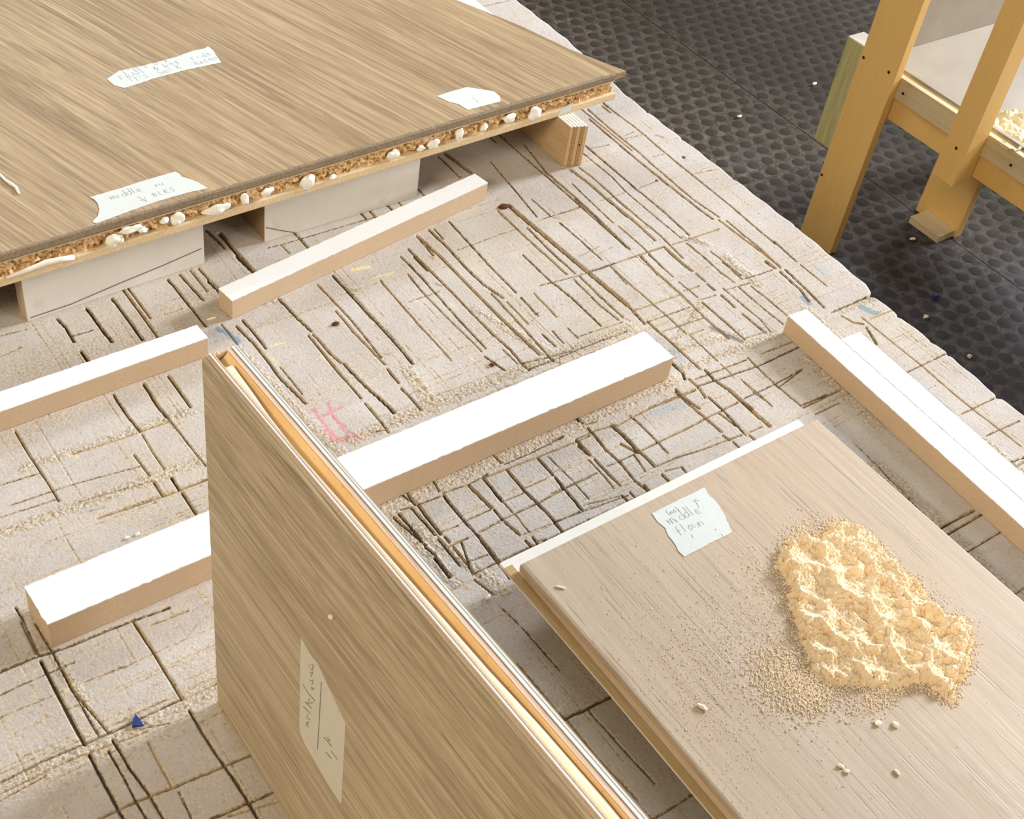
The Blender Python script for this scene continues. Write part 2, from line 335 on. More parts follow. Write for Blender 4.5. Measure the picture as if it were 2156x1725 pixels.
# saw cuts, plus a shadow line beside the plank drawn as one: width and path (mm on the bench top); paint marks: colour letter, width, path
CUTS_AND_SHADOW_LINE = """
4.4 751.9,877.1 753.6,842.3 758.8,752.3 762.4,689.5
1.5 735.6,876.6 734.8,820.2 735.9,793.1 736.6,755.8
1.5 746.4,837.9 744.8,794.5 745.2,753.4
1.4 746.9,747.1 745.7,715.4 746.1,676.8
1.0 781.3,877.6 781.6,862.1 781.7,843.9
1.0 783.6,830.1 784.8,794.3 784.8,758.1
1.3 825,857.2 824.6,834.9 824.2,798.9 823.4,764.2
2.6 859.4,841.2 858.3,806.8
1.3 867.8,837.3 867.9,818.6
1.4 714.7,801.5 714.5,754 716.2,744.2 718.3,718.5 718.1,675.7
1.2 688.1,745.8 686.7,706.8
1.2 672.5,746.5 671.3,716.2
0.9 656.1,747.8 655.2,710.8
1.2 676.1,850.3 672.8,796.1 672.5,755.2
1.0 677.8,883.1 676.6,860.5
1.9 650.4,879.7 651.4,845.2 649.6,807.5 650.6,780.2 656.1,754.7
1.0 656.1,878.9 655.2,860.3
2.1 633.9,876.1 636.5,835.7 636,790.9 636.3,750.8 636.5,723.6 637.6,695 638.7,670.2
1.3 649.7,764.8 647.2,704.9 645.6,668.2 644.8,655.9
1.6 614.1,861.3 614.8,817.3 615.3,790.6 615.1,749.5 615.7,712.7 617.8,688.9 616.5,669 616.9,656.7
1.1 601.3,841 600.1,792.9 598.5,751.1 598,700.7
0.8 590.5,823.9 589.6,792.9 589.8,753.9 591.4,725 592.1,698.9
0.8 560.8,776.8 560.1,750.7 560.3,724.8 559.6,701.4
0.8 611.8,692 612.2,669.6
1.3 590.7,691.7 596.6,667.2
1.4 658.7,692.4 659.6,672.4
1.1 670.3,691.5 669.3,672.3
0.9 686.4,688.3 686.2,671.8
1.2 738.2,746 736.7,702.3 739.5,675
0.9 786.2,746.3 783.1,714.8
0.8 678.8,839.5 734.5,841.6
0.8 760.7,842.9 784.3,843.7 823,843.8
1.0 700.4,753.8 729.7,750.2 754.8,748.7 764.6,749.4 810,747.8
0.8 686.2,673.5 715.3,672.1 741.2,670.8
1.0 617.5,657.5 644.8,657.5 686,658.8 736.6,657.9
0.6 658,838.3 686.5,839.6
0.6 569.7,790.9 604.6,790.7
0.8 617.3,666.9 668.3,659.8
1.8 974.7,997.4 975.3,982.4
1.4 980,1000.1 982.4,950.3 982.4,921.9 980.5,888 980.3,831.9 979.9,776.1 979.4,755.4 977.4,715.4 978.1,691.1
1.5 954,998.9 952.3,951.7 952.6,902.8 950.4,874.4 948.4,799.2 952.9,761.7
1.9 942.2,979.9 941.5,951.7 940.3,887.9 940.9,832.6 942.2,785.3 943.9,761.8
1.7 949,757.4 950.8,718.1 952.6,697.5 953.7,666
1.1 956.2,751.9 955.5,719.9
1.6 902.4,936.6 902.1,898.5 901.3,844.4 902.2,797.9 899.6,750.6
0.8 889.9,926.3 890.8,875.1 886.9,844.7 887,798.9 887.7,750.3
1.3 867.7,905.2 869.3,884.9 868.9,840.5 868.4,797.5 869.8,764.8 868.1,746 866,722
2.4 855.5,906.4 858,881.5 858.2,843.3 860.1,801.4 858.8,760.3
2.0 859.4,742.5 858.8,712.2 860.1,702.2
0.8 840.6,883.1 838.2,836.1 836.9,804.3
1.0 838.5,797.6 838.7,758.3 835.7,719.7
1.7 827.5,746.4 823,712.9
1.0 886.8,740.9 888.2,711.3 886.5,683.7
1.0 901.7,718.2 903.5,672.2
1.3 763.2,747.8 819.4,748.4 836.8,747.6 860.9,747.6
1.3 871.3,746.4 890.4,745.1 937.4,744.6
0.8 903.5,843.4 935.5,845.9
0.7 899.5,931 929.3,926.9
0.7 957.5,935.2 974.6,937.1
0.7 955.6,929.1 979.6,927.8
0.7 960,885.8 976.5,885.2
0.6 794.3,842.5 823.8,842.9
0.6 849.5,843.2 864.6,842.4 886.9,844.7
0.7 980,838.7 1015.1,833.8
3.4 995.3,869.7 995.2,869.3
2.7 934.2,846.7 934.2,846.3
1.5 824.4,782.1 824,761
2.1 760.6,717.8 762.8,702.5 761.6,676.8 759.8,658.8
1.8 764.6,659.8 765,629.2 764.9,606.2 765.5,581.6
1.0 786.6,747 785.9,716.1 786.7,695.9 787.5,658.6 787.7,627.7
1.5 826.1,746.6 824,717.6 824.1,677.4 821.3,638.1 821.5,602.1
1.0 836.2,743.7 835.5,721.3 835.1,702.9
2.0 860.3,745.5 859.8,715.1 860.6,701.5
2.0 861.2,695.7 861.1,682.7
2.0 860.6,677.5 860.6,666.5
2.0 861.8,656.8 860.9,635.8
1.9 860.8,623.5 861.9,591.7
1.0 835.4,693.5 836.3,665.9
1.4 835.6,657.3 835.9,623.8 835.4,593.3
1.0 888.2,737.8 887.7,711 887.1,683 888.5,665.5
1.5 901.4,698.7 900.2,667.2
1.0 887.7,658.5 886.7,628.2 888.1,592.2
1.2 900.8,653.9 902,626 901.4,601.3
0.7 870.8,665.1 870.8,643.4 871.6,609.3 867.6,588.8
1.6 956.1,719.1 955.6,697.6 952.1,662.4
3.1 945.3,677.3 946,665.5
2.0 947.1,657.3 945.1,624.6 939.7,607.2
1.6 979.4,700 976.3,662.2
1.0 976.6,656.3 976.1,616.7
2.0 954.8,657.4 951.9,626.8 947.4,592.5
1.0 787.7,748.4 825.1,747.1 861.5,746.8
1.0 762.7,679.7 791.5,677.6 824.1,677.4
1.0 765.5,659.3 817.7,657.4
1.2 767.5,641.3 821.3,638.1
0.9 789.4,625.2 807.6,624.4
1.0 835.6,594.9 864,592.4
1.0 833.9,661.7 856,659.7
1.0 829.3,680.2 850.5,678.8
1.0 901.2,666.7 921.1,664.4 941.4,663.9
1.0 870.5,661.6 903.4,658.2
1.1 751.4,573 771.5,572.1 815.4,570.3
1.2 835.5,569.8 877.6,568.4
1.6 746.5,564.6 772.7,561.9 823,558.2 878.7,559.4
1.1 686,564.3 722.4,563.3 744.6,562.4
1.2 775.6,530.7 816.3,531.2 857.5,533.8
1.6 818.4,497.4 852.7,496.4
2.3 769,578.1 767.3,563.1 770.2,547.5 771.1,531.5 773.3,517
0.7 791.6,552.1 792.9,529.4 792.6,509.5
2.3 746.2,601.2 746.5,585 742.5,577.6
1.8 746.1,575.8 746.4,561.5 743.2,549.3
1.8 725.3,571 725.6,552.4 728.1,540.9
1.3 746.6,545.9 746.3,531.3
1.4 819.3,571.6 817.2,530.8 818.4,497.4
0.9 789.4,625.2 788.8,582.4
0.7 788.5,577.7 788.4,561.6
1.3 580,573 593.4,572.9
0.9 619.1,574.9 631.4,572.7
1.0 604.9,524.8 619.1,524 635.9,524.6
1.2 542.4,522.8 557.4,522.5 591.7,522.5
1.5 645.6,525 665.3,525.7 702.3,526.2 726.5,528.1 745,528.8 766.4,529.6
1.1 747,494.9 764.6,494.4
1.1 644.1,503.5 666,502.7 690.8,499.2 718.6,497.1 740.1,495.7
0.8 646.6,495.3 663.5,491.6
0.6 557.7,498.8 594.9,491.3
0.8 526.4,495.8 553.5,493.4 599.6,488.8
1.1 663.8,564.3 664.6,547.8 664.5,526.2 663.6,511.1
3.0 640.5,562.1 642.3,543.8 640.8,524.8
2.1 642.4,525.3 642.5,504.4
1.0 635.1,523.6 631.3,503.6
1.5 619.3,563.3 616.5,540.7 618.4,523 615.7,498.6 618.3,483.8
2.1 600.8,563.2 599.8,542.8
1.6 600.7,536.7 600.4,517.7 600.8,501.4
0.8 595.2,538.3 595,515.3 593.9,501.2
1.6 556.8,536.2 555.9,522 554.2,495.6
2.0 722.5,568.1 723.5,544.6 724.7,527.5 725.8,507.8
1.6 746.6,547.7 746.8,530.8 743.5,493.9
3.1 771,547.3 771,530.3 770.8,510.6 772.1,491.9
1.3 740.5,526.6 743.2,507.3
0.7 791.4,550.8 790.1,529.5 793.3,513.9
1.3 663.5,491.6 662.7,485.1
2.1 641.8,492.4 641.9,484.3
1.7 633.4,540.1 639.2,524.3
1.6 619.7,491 619.1,483.4
1.7 723.9,502.9 725.4,496.3
1.3 727,492.6 726.8,484.1
1.7 746,491.1 746.6,485
1.3 617.3,586.1 616.6,580.6
1.3 619.2,570.6 618.5,563.7
1.2 526.8,500.6 525.2,484.3
1.2 594.9,491.3 595.2,483.3
1.2 603.4,490.6 603.6,483.9
1.5 644.7,559.9 663,561.8 685.9,563.1 720.5,561.4 740.9,561.5
1.1 601.6,564.2 619.3,564.7 644.6,561.3
0.8 525.2,484.3 555.5,483.4 594.4,483.8 618.3,483.8
1.2 431,583 436.1,567.5
1.4 436.6,582.4 435.3,567.9
1.5 430.6,566.7 432.1,532.4
1.9 436.9,565.7 436.3,531.3
1.5 418.4,565.9 419.3,533.6
1.9 461.4,565 460.7,533.7
1.5 460.8,532.4 461.7,514.7
1.9 461.7,514.7 461.6,492.9
1.9 461.2,490.8 460.8,465.1
2.0 486.4,564.2 488.7,534.6
1.8 501.6,565.1 500.8,535.6
1.6 489.6,531.5 489.2,519.2
1.6 489.4,516.5 492.1,498.9
0.8 500.9,534.2 501.1,521.4
1.8 525.3,564.2 524,535.7 525.7,519.2 526.2,499.8 525,484.2
1.6 557.1,561.9 556.6,539.1
1.6 556.8,534.9 555.1,522.6
0.5 565.7,560 567.8,527.6 567,501.6
1.5 431.9,527.7 431.8,496.7
1.5 437.4,527 438,520.6
1.3 438,514.6 437.1,484.4
1.5 418.1,525.8 420.7,514.8
1.5 412.6,564.2 419.3,527.5
2.6 419,512.2 418.7,491.4
1.2 462.7,582.4 460.9,570.4
1.0 524.9,583.4 525.5,572.2
1.3 618.9,585.4 618.3,577
1.2 500.4,491.8 499.5,485
1.5 492.7,491.2 493.2,484.8
1.2 461.5,681.9 459.8,648.8
1.3 475.6,674.4 476.2,666.9
0.5 501.9,519.6 500.7,496.5
2.1 597.8,556.6 599.4,543.1
1.2 422.2,568.8 429.2,567.5
1.2 436.8,567.1 457.8,565.7
1.0 461.1,567.7 488.4,565.7 507.3,567.3
1.4 500.8,565.6 524.5,564.6 557.9,562.9 596.1,561.7 614.2,561.9
1.2 527.2,569.9 557.5,569.9 592.6,572
1.2 460.1,532.8 486.7,533.2
1.2 464.9,517.8 489.2,519.2 527.2,519.7 554.4,521.7 583,522
0.8 503.7,535.3 521.1,534.7
0.8 438.2,532.7 453.3,531.7
1.5 433.7,517 453.3,516.9
0.8 438.5,496.5 461.5,494.2
1.2 437.8,484 459.7,484.5 489.8,484.3 520,483.3 553,483.7
0.8 527.2,495.5 551.3,494.8
0.8 501.5,486.3 513.7,483.1
0.6 494.3,497.6 525.8,495
0.8 446,656.2 460.2,652.8
0.6 526,538.6 548.4,538.2
1.0 504.5,851.9 506.4,807 506.7,788.8 504.5,734.2
2.0 525,857.4 525.6,805.7 526.8,752.7 525.7,714
1.1 562.1,830.5 561.3,804.9 560.6,779.8 560.1,750.3
1.3 500.4,810 500.1,777.5 501.2,746.8 502.7,724.3
1.4 600.4,854.6 601.2,805.9
1.9 612.4,848.8 612.5,823.4
1.8 461.7,849.4 463.3,818.8 465.9,794.9
1.7 460.7,791.2 460.5,755.3 460,732.7
1.7 465.5,790.3 466.4,758.4 468.3,745.1
1.6 417.4,837.1 418.5,817.4 417.9,792.6
1.7 408.6,831.9 411.3,805.3 411.5,780.6 410.6,752.4 414.6,713.8
0.8 417.5,765.3 417.8,725.1
1.9 470,742.7 471.8,710.1 473.8,694.3
2.5 474.7,692.3 477.4,667.7
1.3 460.1,731.1 460.6,707.1 460.7,696.8
1.2 460.6,689.6 460.7,655.7
1.7 501.5,718.8 500.5,698.1
1.7 499.4,691.2 500,660.1
0.7 592.1,828 589.5,792.6
0.9 397.7,840.6 398,809
3.8 456.6,924.3 459.8,894.6
3.2 415.9,902.4 417.9,881.2
2.2 274,862.3 274.4,847.9
1.3 276.3,798.4 275.9,770.7 277.5,748
0.8 277.5,744 276.7,720.5 276.8,699.7
2.1 304.2,799.5 302.7,767.6 304.2,752.9
0.8 304.2,752.9 305.7,715.5 307.3,687
1.7 326.7,799.4 326.4,755.1
1.0 262.3,725.7 263.7,697.9
1.6 263.8,690.3 263.3,674.3
1.6 277.5,687.8 277.4,672.8
1.9 278.1,668.6 277.7,644.2
1.0 190.3,794.6 190.2,763.4 191.3,738.6 191.7,706.4
1.6 210.2,675.7 241.8,673.8 278.1,672.4 302.3,673
0.9 211.6,886.9 230.7,890.5
0.8 218.9,749.2 261.3,747.3 301.6,747.4
0.8 159.2,743.8 190.8,741.5
0.6 158.4,719.9 211.1,717.8 262.8,711.2
0.6 203.3,698.7 262.8,692
0.6 147.5,711.7 191.2,709.1
1.1 126.7,624.2 127.4,612.2 125.8,576.3
1.8 124.9,571.3 124.4,541.8 124.7,493.9
0.9 133.6,604.2 134.5,569.8 134.5,537.2 141.5,493.9
0.7 134.1,571.4 134,533.5 135.1,495.2
1.4 193.4,572.6 194.5,539 194.8,493.5
1.5 124.1,485.5 124,459.9 124.3,436 124.6,430.1
1.0 135.9,480.9 136.5,459.6 136,438.3 136.7,422.7
1.3 141.7,487.5 142.5,462 145.3,437.4 145.8,417.1
0.7 160.7,473.5 160.3,435.5
1.4 194.9,482.8 195.3,449 196.6,430.6 197.7,404.3 197.3,385.6
1.1 125.6,610.3 124.6,578.4
0.7 162.4,429.4 161.1,407.8
1.8 97.9,576.2 124,576.7 137.1,573.9 193.4,572.6 220.9,570.1
1.1 140.3,581.8 178.4,582.7 196.2,581.3
0.9 91.5,558.6 123.5,559.8 143.4,559.1
1.2 68.2,495 96.6,495.9 123.9,494.4 144.3,493.5 165.7,493.7 194.8,493.5
0.7 65.4,487.2 112.4,487.6 163.5,482
0.5 63.6,482.4 95,484.7
1.4 111.1,438.4 135.6,437.4 161.8,434.5 195,431.6 216.2,430
1.7 171.8,401.2 196.1,399.2 216.2,397.8
0.8 181.9,397.3 215.1,390
0.7 196.4,492.6 221.2,492.8
0.7 201.7,562 231.2,561.1
0.5 85.2,541.6 128.8,540.5
0.5 143.7,539.8 171.1,538.7
0.3 179.2,480.4 161.2,486
1.0 972.1,562.1 971.9,513.3 972.1,479.9 970,443.3 969.8,409.4 971.2,375.6 971.3,355.7
1.8 948.7,582.6 1012.9,583.5
1.0 978.2,556 1015.6,555
1.1 950.2,480.4 1013.9,480.6
1.1 953.8,412.7 1010.7,411.3
1.0 952.4,380.7 999.9,378
1.2 945.6,345.3 962.3,343.5
2.0 817.9,324.5 865.4,323.3
1.9 818.9,494.3 871.8,494.7
1.2 822.6,482.3 856.4,482.1
0.9 816.7,526.1 858.1,533.5
2.0 964.8,548.3 954.7,525
1.5 954.4,573.9 957.8,560.5 965.6,553.7
0.4 825.9,412.5 817.9,333.2
0.4 828,437.6 822.7,356.9
3.7 743.4,991.7 750.1,947.7
1.6 733.3,989.3 733.7,945.2
1.6 838.5,970.2 827.5,912.4 827.8,842.6 823.7,760.2
1.0 782.3,956.9 767.3,848.8
1.0 677.1,882.1 675.3,843.6 672.7,785.4
1.4 633.5,875.6 630.9,841.5
1.5 981.4,1005 980.9,985.8
1.9 448.2,975.3 451.8,941.2
3.4 457.9,964.9 458.5,934.3 459.8,894.9
1.9 524.3,935.2 524.9,904.1
1.7 602.3,936.1 601.6,922.3
2.0 612.6,936.4 612.3,921.2
1.8 634,937.7 634.1,925.3
1.0 648.1,937.4 647.1,927.4
1.0 488.5,923.5 518.5,922.5 579.3,922.8 609.4,922.6
1.3 678.9,946.3 678.8,933.6
0.7 503,922.3 504,906.7
1.8 272.3,912.4 274.5,898.3 273.4,876.7
2.2 300.8,914.6 301.2,884.7 302.3,861.9
2.0 326.1,917.2 326.9,893.2 326.9,852.3
1.8 382.8,920.4 383.6,897.2 384.5,844.2
1.8 395.7,922.9 398.5,879.4
1.2 407.3,924.4 407.4,888.8
1.6 415.8,923.9 416.7,887.8
1.1 275.8,884.7 293,884
0.9 358,875.9 376.1,876.9
0.9 221,912.6 243.8,910.6
1.3 460.5,508.9 459.1,466.3
2.1 416.5,342 441.6,339.7 464.1,339.1
0.7 437.3,444.4 440.1,418.3 441.5,377
1.1 433.7,478.9 438.8,459.7
0.9 420.6,339.6 420.1,304.8 424.3,262.8
0.9 438.8,338.1 441.4,288.9 442.9,267.3
0.7 417.5,397.6 419.4,341.9
0.8 445.9,515.2 435.3,483.6
"""
MARKS = """
Y 5.7 547,857 563,854
Y 2.8 555,837 581,836
Y 2.6 422,794 437,792
Y 3.1 417,785 417,769
Y 2.2 456,760 459,752
Y 3.8 650,777 650,773
Y 2.8 605,770 606,761
Y 3.2 324,910 327,902
Y 2.8 130,540 135,541 136,543
Y 3.7 218,749 221,745
Y 3.5 576,698 578,692
Y 2.3 464,816 463,810
Y 2.9 595,572 597,567
Y 2.3 561,798 560,792
Y 1.8 573,791 578,789
P 3.3 417,704 416,676 418,662
P 2.9 415,693 430,693 440,695
P 3.4 432,704 428,690 429,669 434,654
P 3.7 416,660 427,660
P 4.1 414,677 413,665 419,658
R 2.5 600,556 600,552
R 1.7 432,723 431,717
R 2.6 589,668 589,666
R 1.6 594,510 594,508
R 1.7 432,677 430,670
B 6.2 392,835 397,828 400,813
B 7.1 985,573 989,561
B 4.6 985,567 995,559
b 8.3 992,647 992,631
B 6.5 939,615 937,605
K 2.5 950,610 949,598
b 4.5 849,690 850,686
C 3.1 860,801 858,796
b 3.8 481,664 485,663
b 2.5 733,821 734,818
b 9.6 683,558 717,550
b 7.4 760,617 759,598
b 5.2 732,491 732,487
b 4.6 787,561 818,553
b 4.5 423,839 441,836
b 6.3 771,529 792,525
N 4.0 488,794 492,792
N 4.0 589,680 593,678
N 3.4 627,842 628,837
N 4.2 609,802 611,797
N 4.1 783,841 788,836
N 4.1 897,747 904,733
N 3.0 516,703 515,700
N 3.4 518,694 518,690
N 3.9 518,683 518,678
N 3.4 518,671 516,665
N 3.0 510,665 514,659
N 2.6 512,685 511,680
N 4.2 746,677 749,669
O 5.6 528,832 533,828
O 3.9 510,737 513,735
O 3.6 865,783 870,777
N 2.7 419,511 420,505
N 2.6 422,494 423,487
N 2.2 425,482 424,474
G 5.7 206,535 221,540 234,547
G 5.0 205,528 213,512
G 7.1 202,687 218,684
G 4.8 179,717 186,714
G 5.7 231,729 250,737
G 6.9 767,774 796,778
G 5.9 774,766 810,771
G 12.4 818,622 830,593
G 6.4 788,568 787,553
G 4.9 168,752 178,752
G 4.7 168,706 178,703
G 8.0 1002,911 995,920
G 5.2 427,773 431,764
W 4.3 811,618 814,610 819,609
G 4.8 149,479 155,470
G 7.0 104,506 126,480
G 4.6 822,498 825,482
G 4.6 839,461 838,451
"""
ROUGH = """
13 407,576 552,577 733,582
11 428,657 580,661 744,660
8 395,804 405,699 418,609
8 414,587 419,483
7 67,493 129,488 220,488
8 752,590 873,583
13 927,596 921,530
6 962,579 1009,578
7 707,621 840,603
9 142,696 313,694
6 182,753 324,751
10 424,546 449,460
22 823,401 822,337 815,257
14 871,540 865,440
13 517,708 513,658
8 631,717 651,654
6 134,582 138,524
8 912,704 911,651
8 892,750 907,729
7 622,753 651,669
6 769,624 835,655
10 947,375 943,329
4 448,848 466,845
"""
# ---------------------------------------------------------------- workbench with the scored top board
bench = thing('workbench', 'low workbench with a pale particleboard top scored by hundreds of saw cuts', 'workbench', (0.2, 0.7, 0))
XL, YL, YH = -0.95, -0.45, 1.95
def edge_x(y):
    ys = [-0.5, 0.38, 0.411, 0.478, 0.542, 0.583, 0.60, 0.708, 0.816, 0.934, 1.006, 1.148, 1.258, 2.0]
    xs = [1.016, 1.013, 1.0105, 1.0145, 1.0135, 1.014, 1.0205, 1.0245, 1.0235, 1.0225, 1.022, 1.037, 1.037, 1.037]
    return np.interp(y, ys, xs)
xs = np.concatenate([np.linspace(XL, 0.03, 40)[:-1], np.arange(0.03, 1.0, 0.00085)])
ys = np.concatenate([np.linspace(YL, 0.09, 24)[:-1], np.arange(0.09, 0.36, 0.0013), np.arange(0.36, 0.98, 0.0008), np.arange(0.981, 1.30, 0.0022), np.linspace(1.31, YH, 40)])
nf = len(xs); ny = len(ys)
tail = np.linspace(0, 1, 18)[1:]                       # last columns reach the wavy edge
EX = edge_x(ys) + 0.0012*np.sin(ys*160) * 0.6
for yn, dp in ((0.583, 0.006), (0.478, 0.003), (0.411, 0.004), (0.545, 0.0025), (0.375, 0.003), (0.81, 0.0015), (0.9, 0.002), (0.71, 0.0012), (0.965, 0.002), (0.50, 0.0015)):
    EX -= dp*np.exp(-((ys-yn)/0.0028)**2)
RR = 0.004
X = np.zeros((ny, nf+17)); X[:, :nf] = xs[None, :]
for k, tt in enumerate(tail): X[:, nf+k] = xs[-1] + (EX-RR-xs[-1])*tt
Y = np.repeat(ys[:, None], X.shape[1], 1)
CD = np.full(X.shape, 9.0); FL = np.zeros(X.shape); DP = np.zeros(X.shape)
MK = np.zeros(X.shape+(3,)); MA = np.full(X.shape, 9.0); MK[:] = (0.5, 0.45, 0.35)
fx = X[ny//2]
def seg_field(pts, w, radius, cb):
    for (ax, ay), (bx, by) in zip(pts[:-1], pts[1:]):
        R = (w/2 + radius)/1000
        y0 = np.searchsorted(ys, min(ay, by)/1000-R); y1 = np.searchsorted(ys, max(ay, by)/1000+R)
        x0 = np.searchsorted(fx, min(ax, bx)/1000-R); x1 = np.searchsorted(fx, max(ax, bx)/1000+R)
        if y1 <= y0 or x1 <= x0: continue
        sl = (slice(y0, y1), slice(x0, x1))
        px = X[sl]*1000-ax; py = Y[sl]*1000-ay; dx, dy = bx-ax, by-ay; L2 = max(dx*dx+dy*dy, 1e-6)
        tt = np.clip((px*dx+py*dy)/L2, 0, 1)
        d = np.hypot(px-tt*dx, py-tt*dy) - w/2
        cb(sl, d)
def wob(pts, amp):                                     # slightly hand-guided cuts
    out = []
    for (a, b) in zip(pts[:-1], pts[1:]):
        L = math.hypot(b[0]-a[0], b[1]-a[1]); n = max(1, int(L/9))
        for k in range(n):
            u = k/n; out.append((a[0]+(b[0]-a[0])*u+random.uniform(-amp, amp), a[1]+(b[1]-a[1])*u+random.uniform(-amp, amp)))
    return out+[pts[-1]]
CUTLIST = []
for l in CUTS_AND_SHADOW_LINE.strip().split('\n'):
    p = l.split(); CUTLIST.append((float(p[0]), [tuple(map(float, q.split(','))) for q in p[1:]]))
# the shallow, half-filled scores the photo shows as a dense web (drawn at random, along both directions)
for k in range(900):
    along = random.random() < 0.45
    x = random.uniform(60, 1010); y = random.uniform(200, 1010); L = random.uniform(20, 170)
    if along: y = random.choice([900, 820, 660, 560, 520, 500, 480, 700, 600, 460, 640]) + random.uniform(-22, 22)
    w = random.choice([0.35, 0.5, 0.7, 0.9]); sk = random.uniform(-0.02, 0.02)
    CUTLIST.append((w-0.8 if k % 3 else 0.21, [(x, y), (x+L, y+L*sk)] if along else [(x, y), (x+L*sk, y-L)]))
for k in range(60):                                     # cuts out of sight but real: the far and near ends
    x = random.uniform(60, 1000); y = random.choice([random.uniform(60, 380), random.uniform(1000, 1300)]); L = random.uniform(60, 260)
    CUTLIST.append((random.uniform(0.8, 2.2), [(x, y), (x+L, y)] if random.random() < 0.4 else [(x, y), (x, y-L)]))
for w, pts in CUTLIST:
    shallow = w < 0.2; faint = w == 0.21
    fl = min(1.0, max(0.0, random.gauss(0.35, 0.3) + (0.5 if w > 3.4 else 0)))
    isB = abs(pts[-1][1]-pts[0][1]) > abs(pts[-1][0]-pts[0][0])
    ww = max(w*(1.12 if isB else 0.85), 0.40) if not shallow else 0.1
    dmax = 0.0005 if shallow else min(0.0012+0.0014*w, 0.0065)
    off = (0.72 if shallow else 0.0)
    if faint: ww, dmax, off, fl = 0.3, 0.0007, 0.27, 0.45
    def cb(sl, d, ww=ww, dmax=dmax, off=off, fl=fl):
        m = (d+off) < CD[sl]; FL[sl][m] = fl
        CD[sl] = np.minimum(CD[sl], d+off)
        g = np.clip((0.35-d)/0.75, 0, 1)*dmax
        DP[sl] = np.maximum(DP[sl], g)
    seg_field(wob(pts, 0.16), ww, 6, cb)
COLS = {'Y': (0.78, 0.68, 0.30), 'P': (0.62, 0.22, 0.27), 'R': (0.42, 0.03, 0.06), 'B': (0.16, 0.27, 0.38), 'b': (0.40, 0.45, 0.50), 'K': (0.05, 0.09, 0.11),
        'C': (0.15, 0.52, 0.68), 'N': (0.34, 0.20, 0.10), 'O': (0.34, 0.27, 0.13), 'G': (0.17, 0.14, 0.13), 'W': (0.80, 0.76, 0.70)}
for l in MARKS.strip().split('\n'):
    p = l.split(); c = COLS[p[0]]; w = float(p[1]); pts = [tuple(map(float, q.split(','))) for q in p[2:]]
    soft = 2.4 if p[0] in 'bG' else 0.0
    def cb(sl, d, c=c, soft=soft):
        d = d+soft; m = d < MA[sl]; MK[sl][m] = c; MA[sl] = np.minimum(MA[sl], d)
    seg_field(pts, w*(1.25 if p[0] in 'BbP' else 0.95), 9, cb)
RG = np.full(X.shape, 15.0)
for l in ROUGH.strip().split('\n'):
    p = l.split(); pts = [tuple(map(float, q.split(','))) for q in p[1:]]
    def cb(sl, d): RG[sl] = np.minimum(RG[sl], d)
    seg_field(pts, float(p[0]), 14, cb)
Z = TZ - DP
nz = rng.normal(0, 1, X.shape)
sm = (nz + np.roll(nz, 1, 0) + np.roll(nz, 1, 1) + np.roll(np.roll(nz, 1, 0), 1, 1))/4
near = np.clip(1-(CD-0.3)/3.0, 0, 1)*(CD > -0.2)
rf = np.clip((5-RG)/7, 0, 1)
Z += sm*0.00006 + near*np.abs(sm)*0.00010 + rf*sm*0.00045
Z = np.minimum(Z, TZ+0.0006)
# rounded edge and board side
def col(dx, dz):
    return (EX-RR+dx)[:, None], Y[:, -1:], (Z[:, -1:]+dz)
ext = [col(RR*math.sin(a), -RR*(1-math.cos(a))) for a in (0.5, 1.0, 1.57)] + [col(RR, -0.024)]
X = np.hstack([X]+[e[0] for e in ext]); Y = np.hstack([Y]+[e[1] for e in ext]); Z = np.hstack([Z]+[e[2] for e in ext])
def padc(A, n): return np.concatenate([A]+[A[:, -1:]]*n, axis=1)
RG = padc(RG, 4); CD = padc(CD, 4); FL = padc(FL, 4); MA = padc(MA, 4); MK = padc(MK, 4)
def grid_mesh(name, X, Y, Z):
    ny, nx = X.shape; me = bpy.data.meshes.new(name)
    co_ = np.stack([X, Y, Z], -1).reshape(-1, 3).astype(np.float32)
    idx = np.arange(ny*nx).reshape(ny, nx)
    q = np.stack([idx[:-1, :-1], idx[:-1, 1:], idx[1:, 1:], idx[1:, :-1]], -1).reshape(-1, 4)
    me.vertices.add(len(co_)); me.vertices.foreach_set('co', co_.ravel())
    me.loops.add(q.size); me.loops.foreach_set('vertex_index', q.ravel().astype(np.int32))
    me.polygons.add(len(q)); me.polygons.foreach_set('loop_start', np.arange(0, q.size, 4, dtype=np.int32))
    try: me.polygons.foreach_set('loop_total', np.full(len(q), 4, dtype=np.int32))
    except Exception: pass
    me.update(calc_edges=True)
    return me
me = grid_mesh('top_board', X, Y, Z)
a = me.attributes.new('cut', 'FLOAT', 'POINT'); a.data.foreach_set('value', CD.ravel().astype(np.float32))
a = me.attributes.new('fill', 'FLOAT', 'POINT'); a.data.foreach_set('value', FL.ravel().astype(np.float32))
a = me.attributes.new('rough', 'FLOAT', 'POINT'); a.data.foreach_set('value', RG.ravel().astype(np.float32))
a = me.attributes.new('marka', 'FLOAT', 'POINT'); a.data.foreach_set('value', MA.ravel().astype(np.float32))
a = me.attributes.new('mark', 'FLOAT_COLOR', 'POINT'); a.data.foreach_set('color', np.concatenate([MK, np.ones(MK.shape[:2]+(1,))], -1).ravel().astype(np.float32))
top = obj('top_board', me, M['board'], bench, origin=(0, 0, TZ), smooth=True)
obj('under_board', box(XL, 1.0, YL, YH, TZ-0.045, TZ-0.0085), M['mdf_dark'], bench)
obj('apron', box(XL+0.05, 0.93, YL+0.05, YH-0.05, TZ-0.14, TZ-0.045), M['pine'], bench)
for x in (XL+0.08, 0.83):
    for y in (YL+0.08, YH-0.17):
        obj('leg', box(x, x+0.09, y, y+0.09, 0.0, TZ-0.14, 0.003), M['pine'], bench)
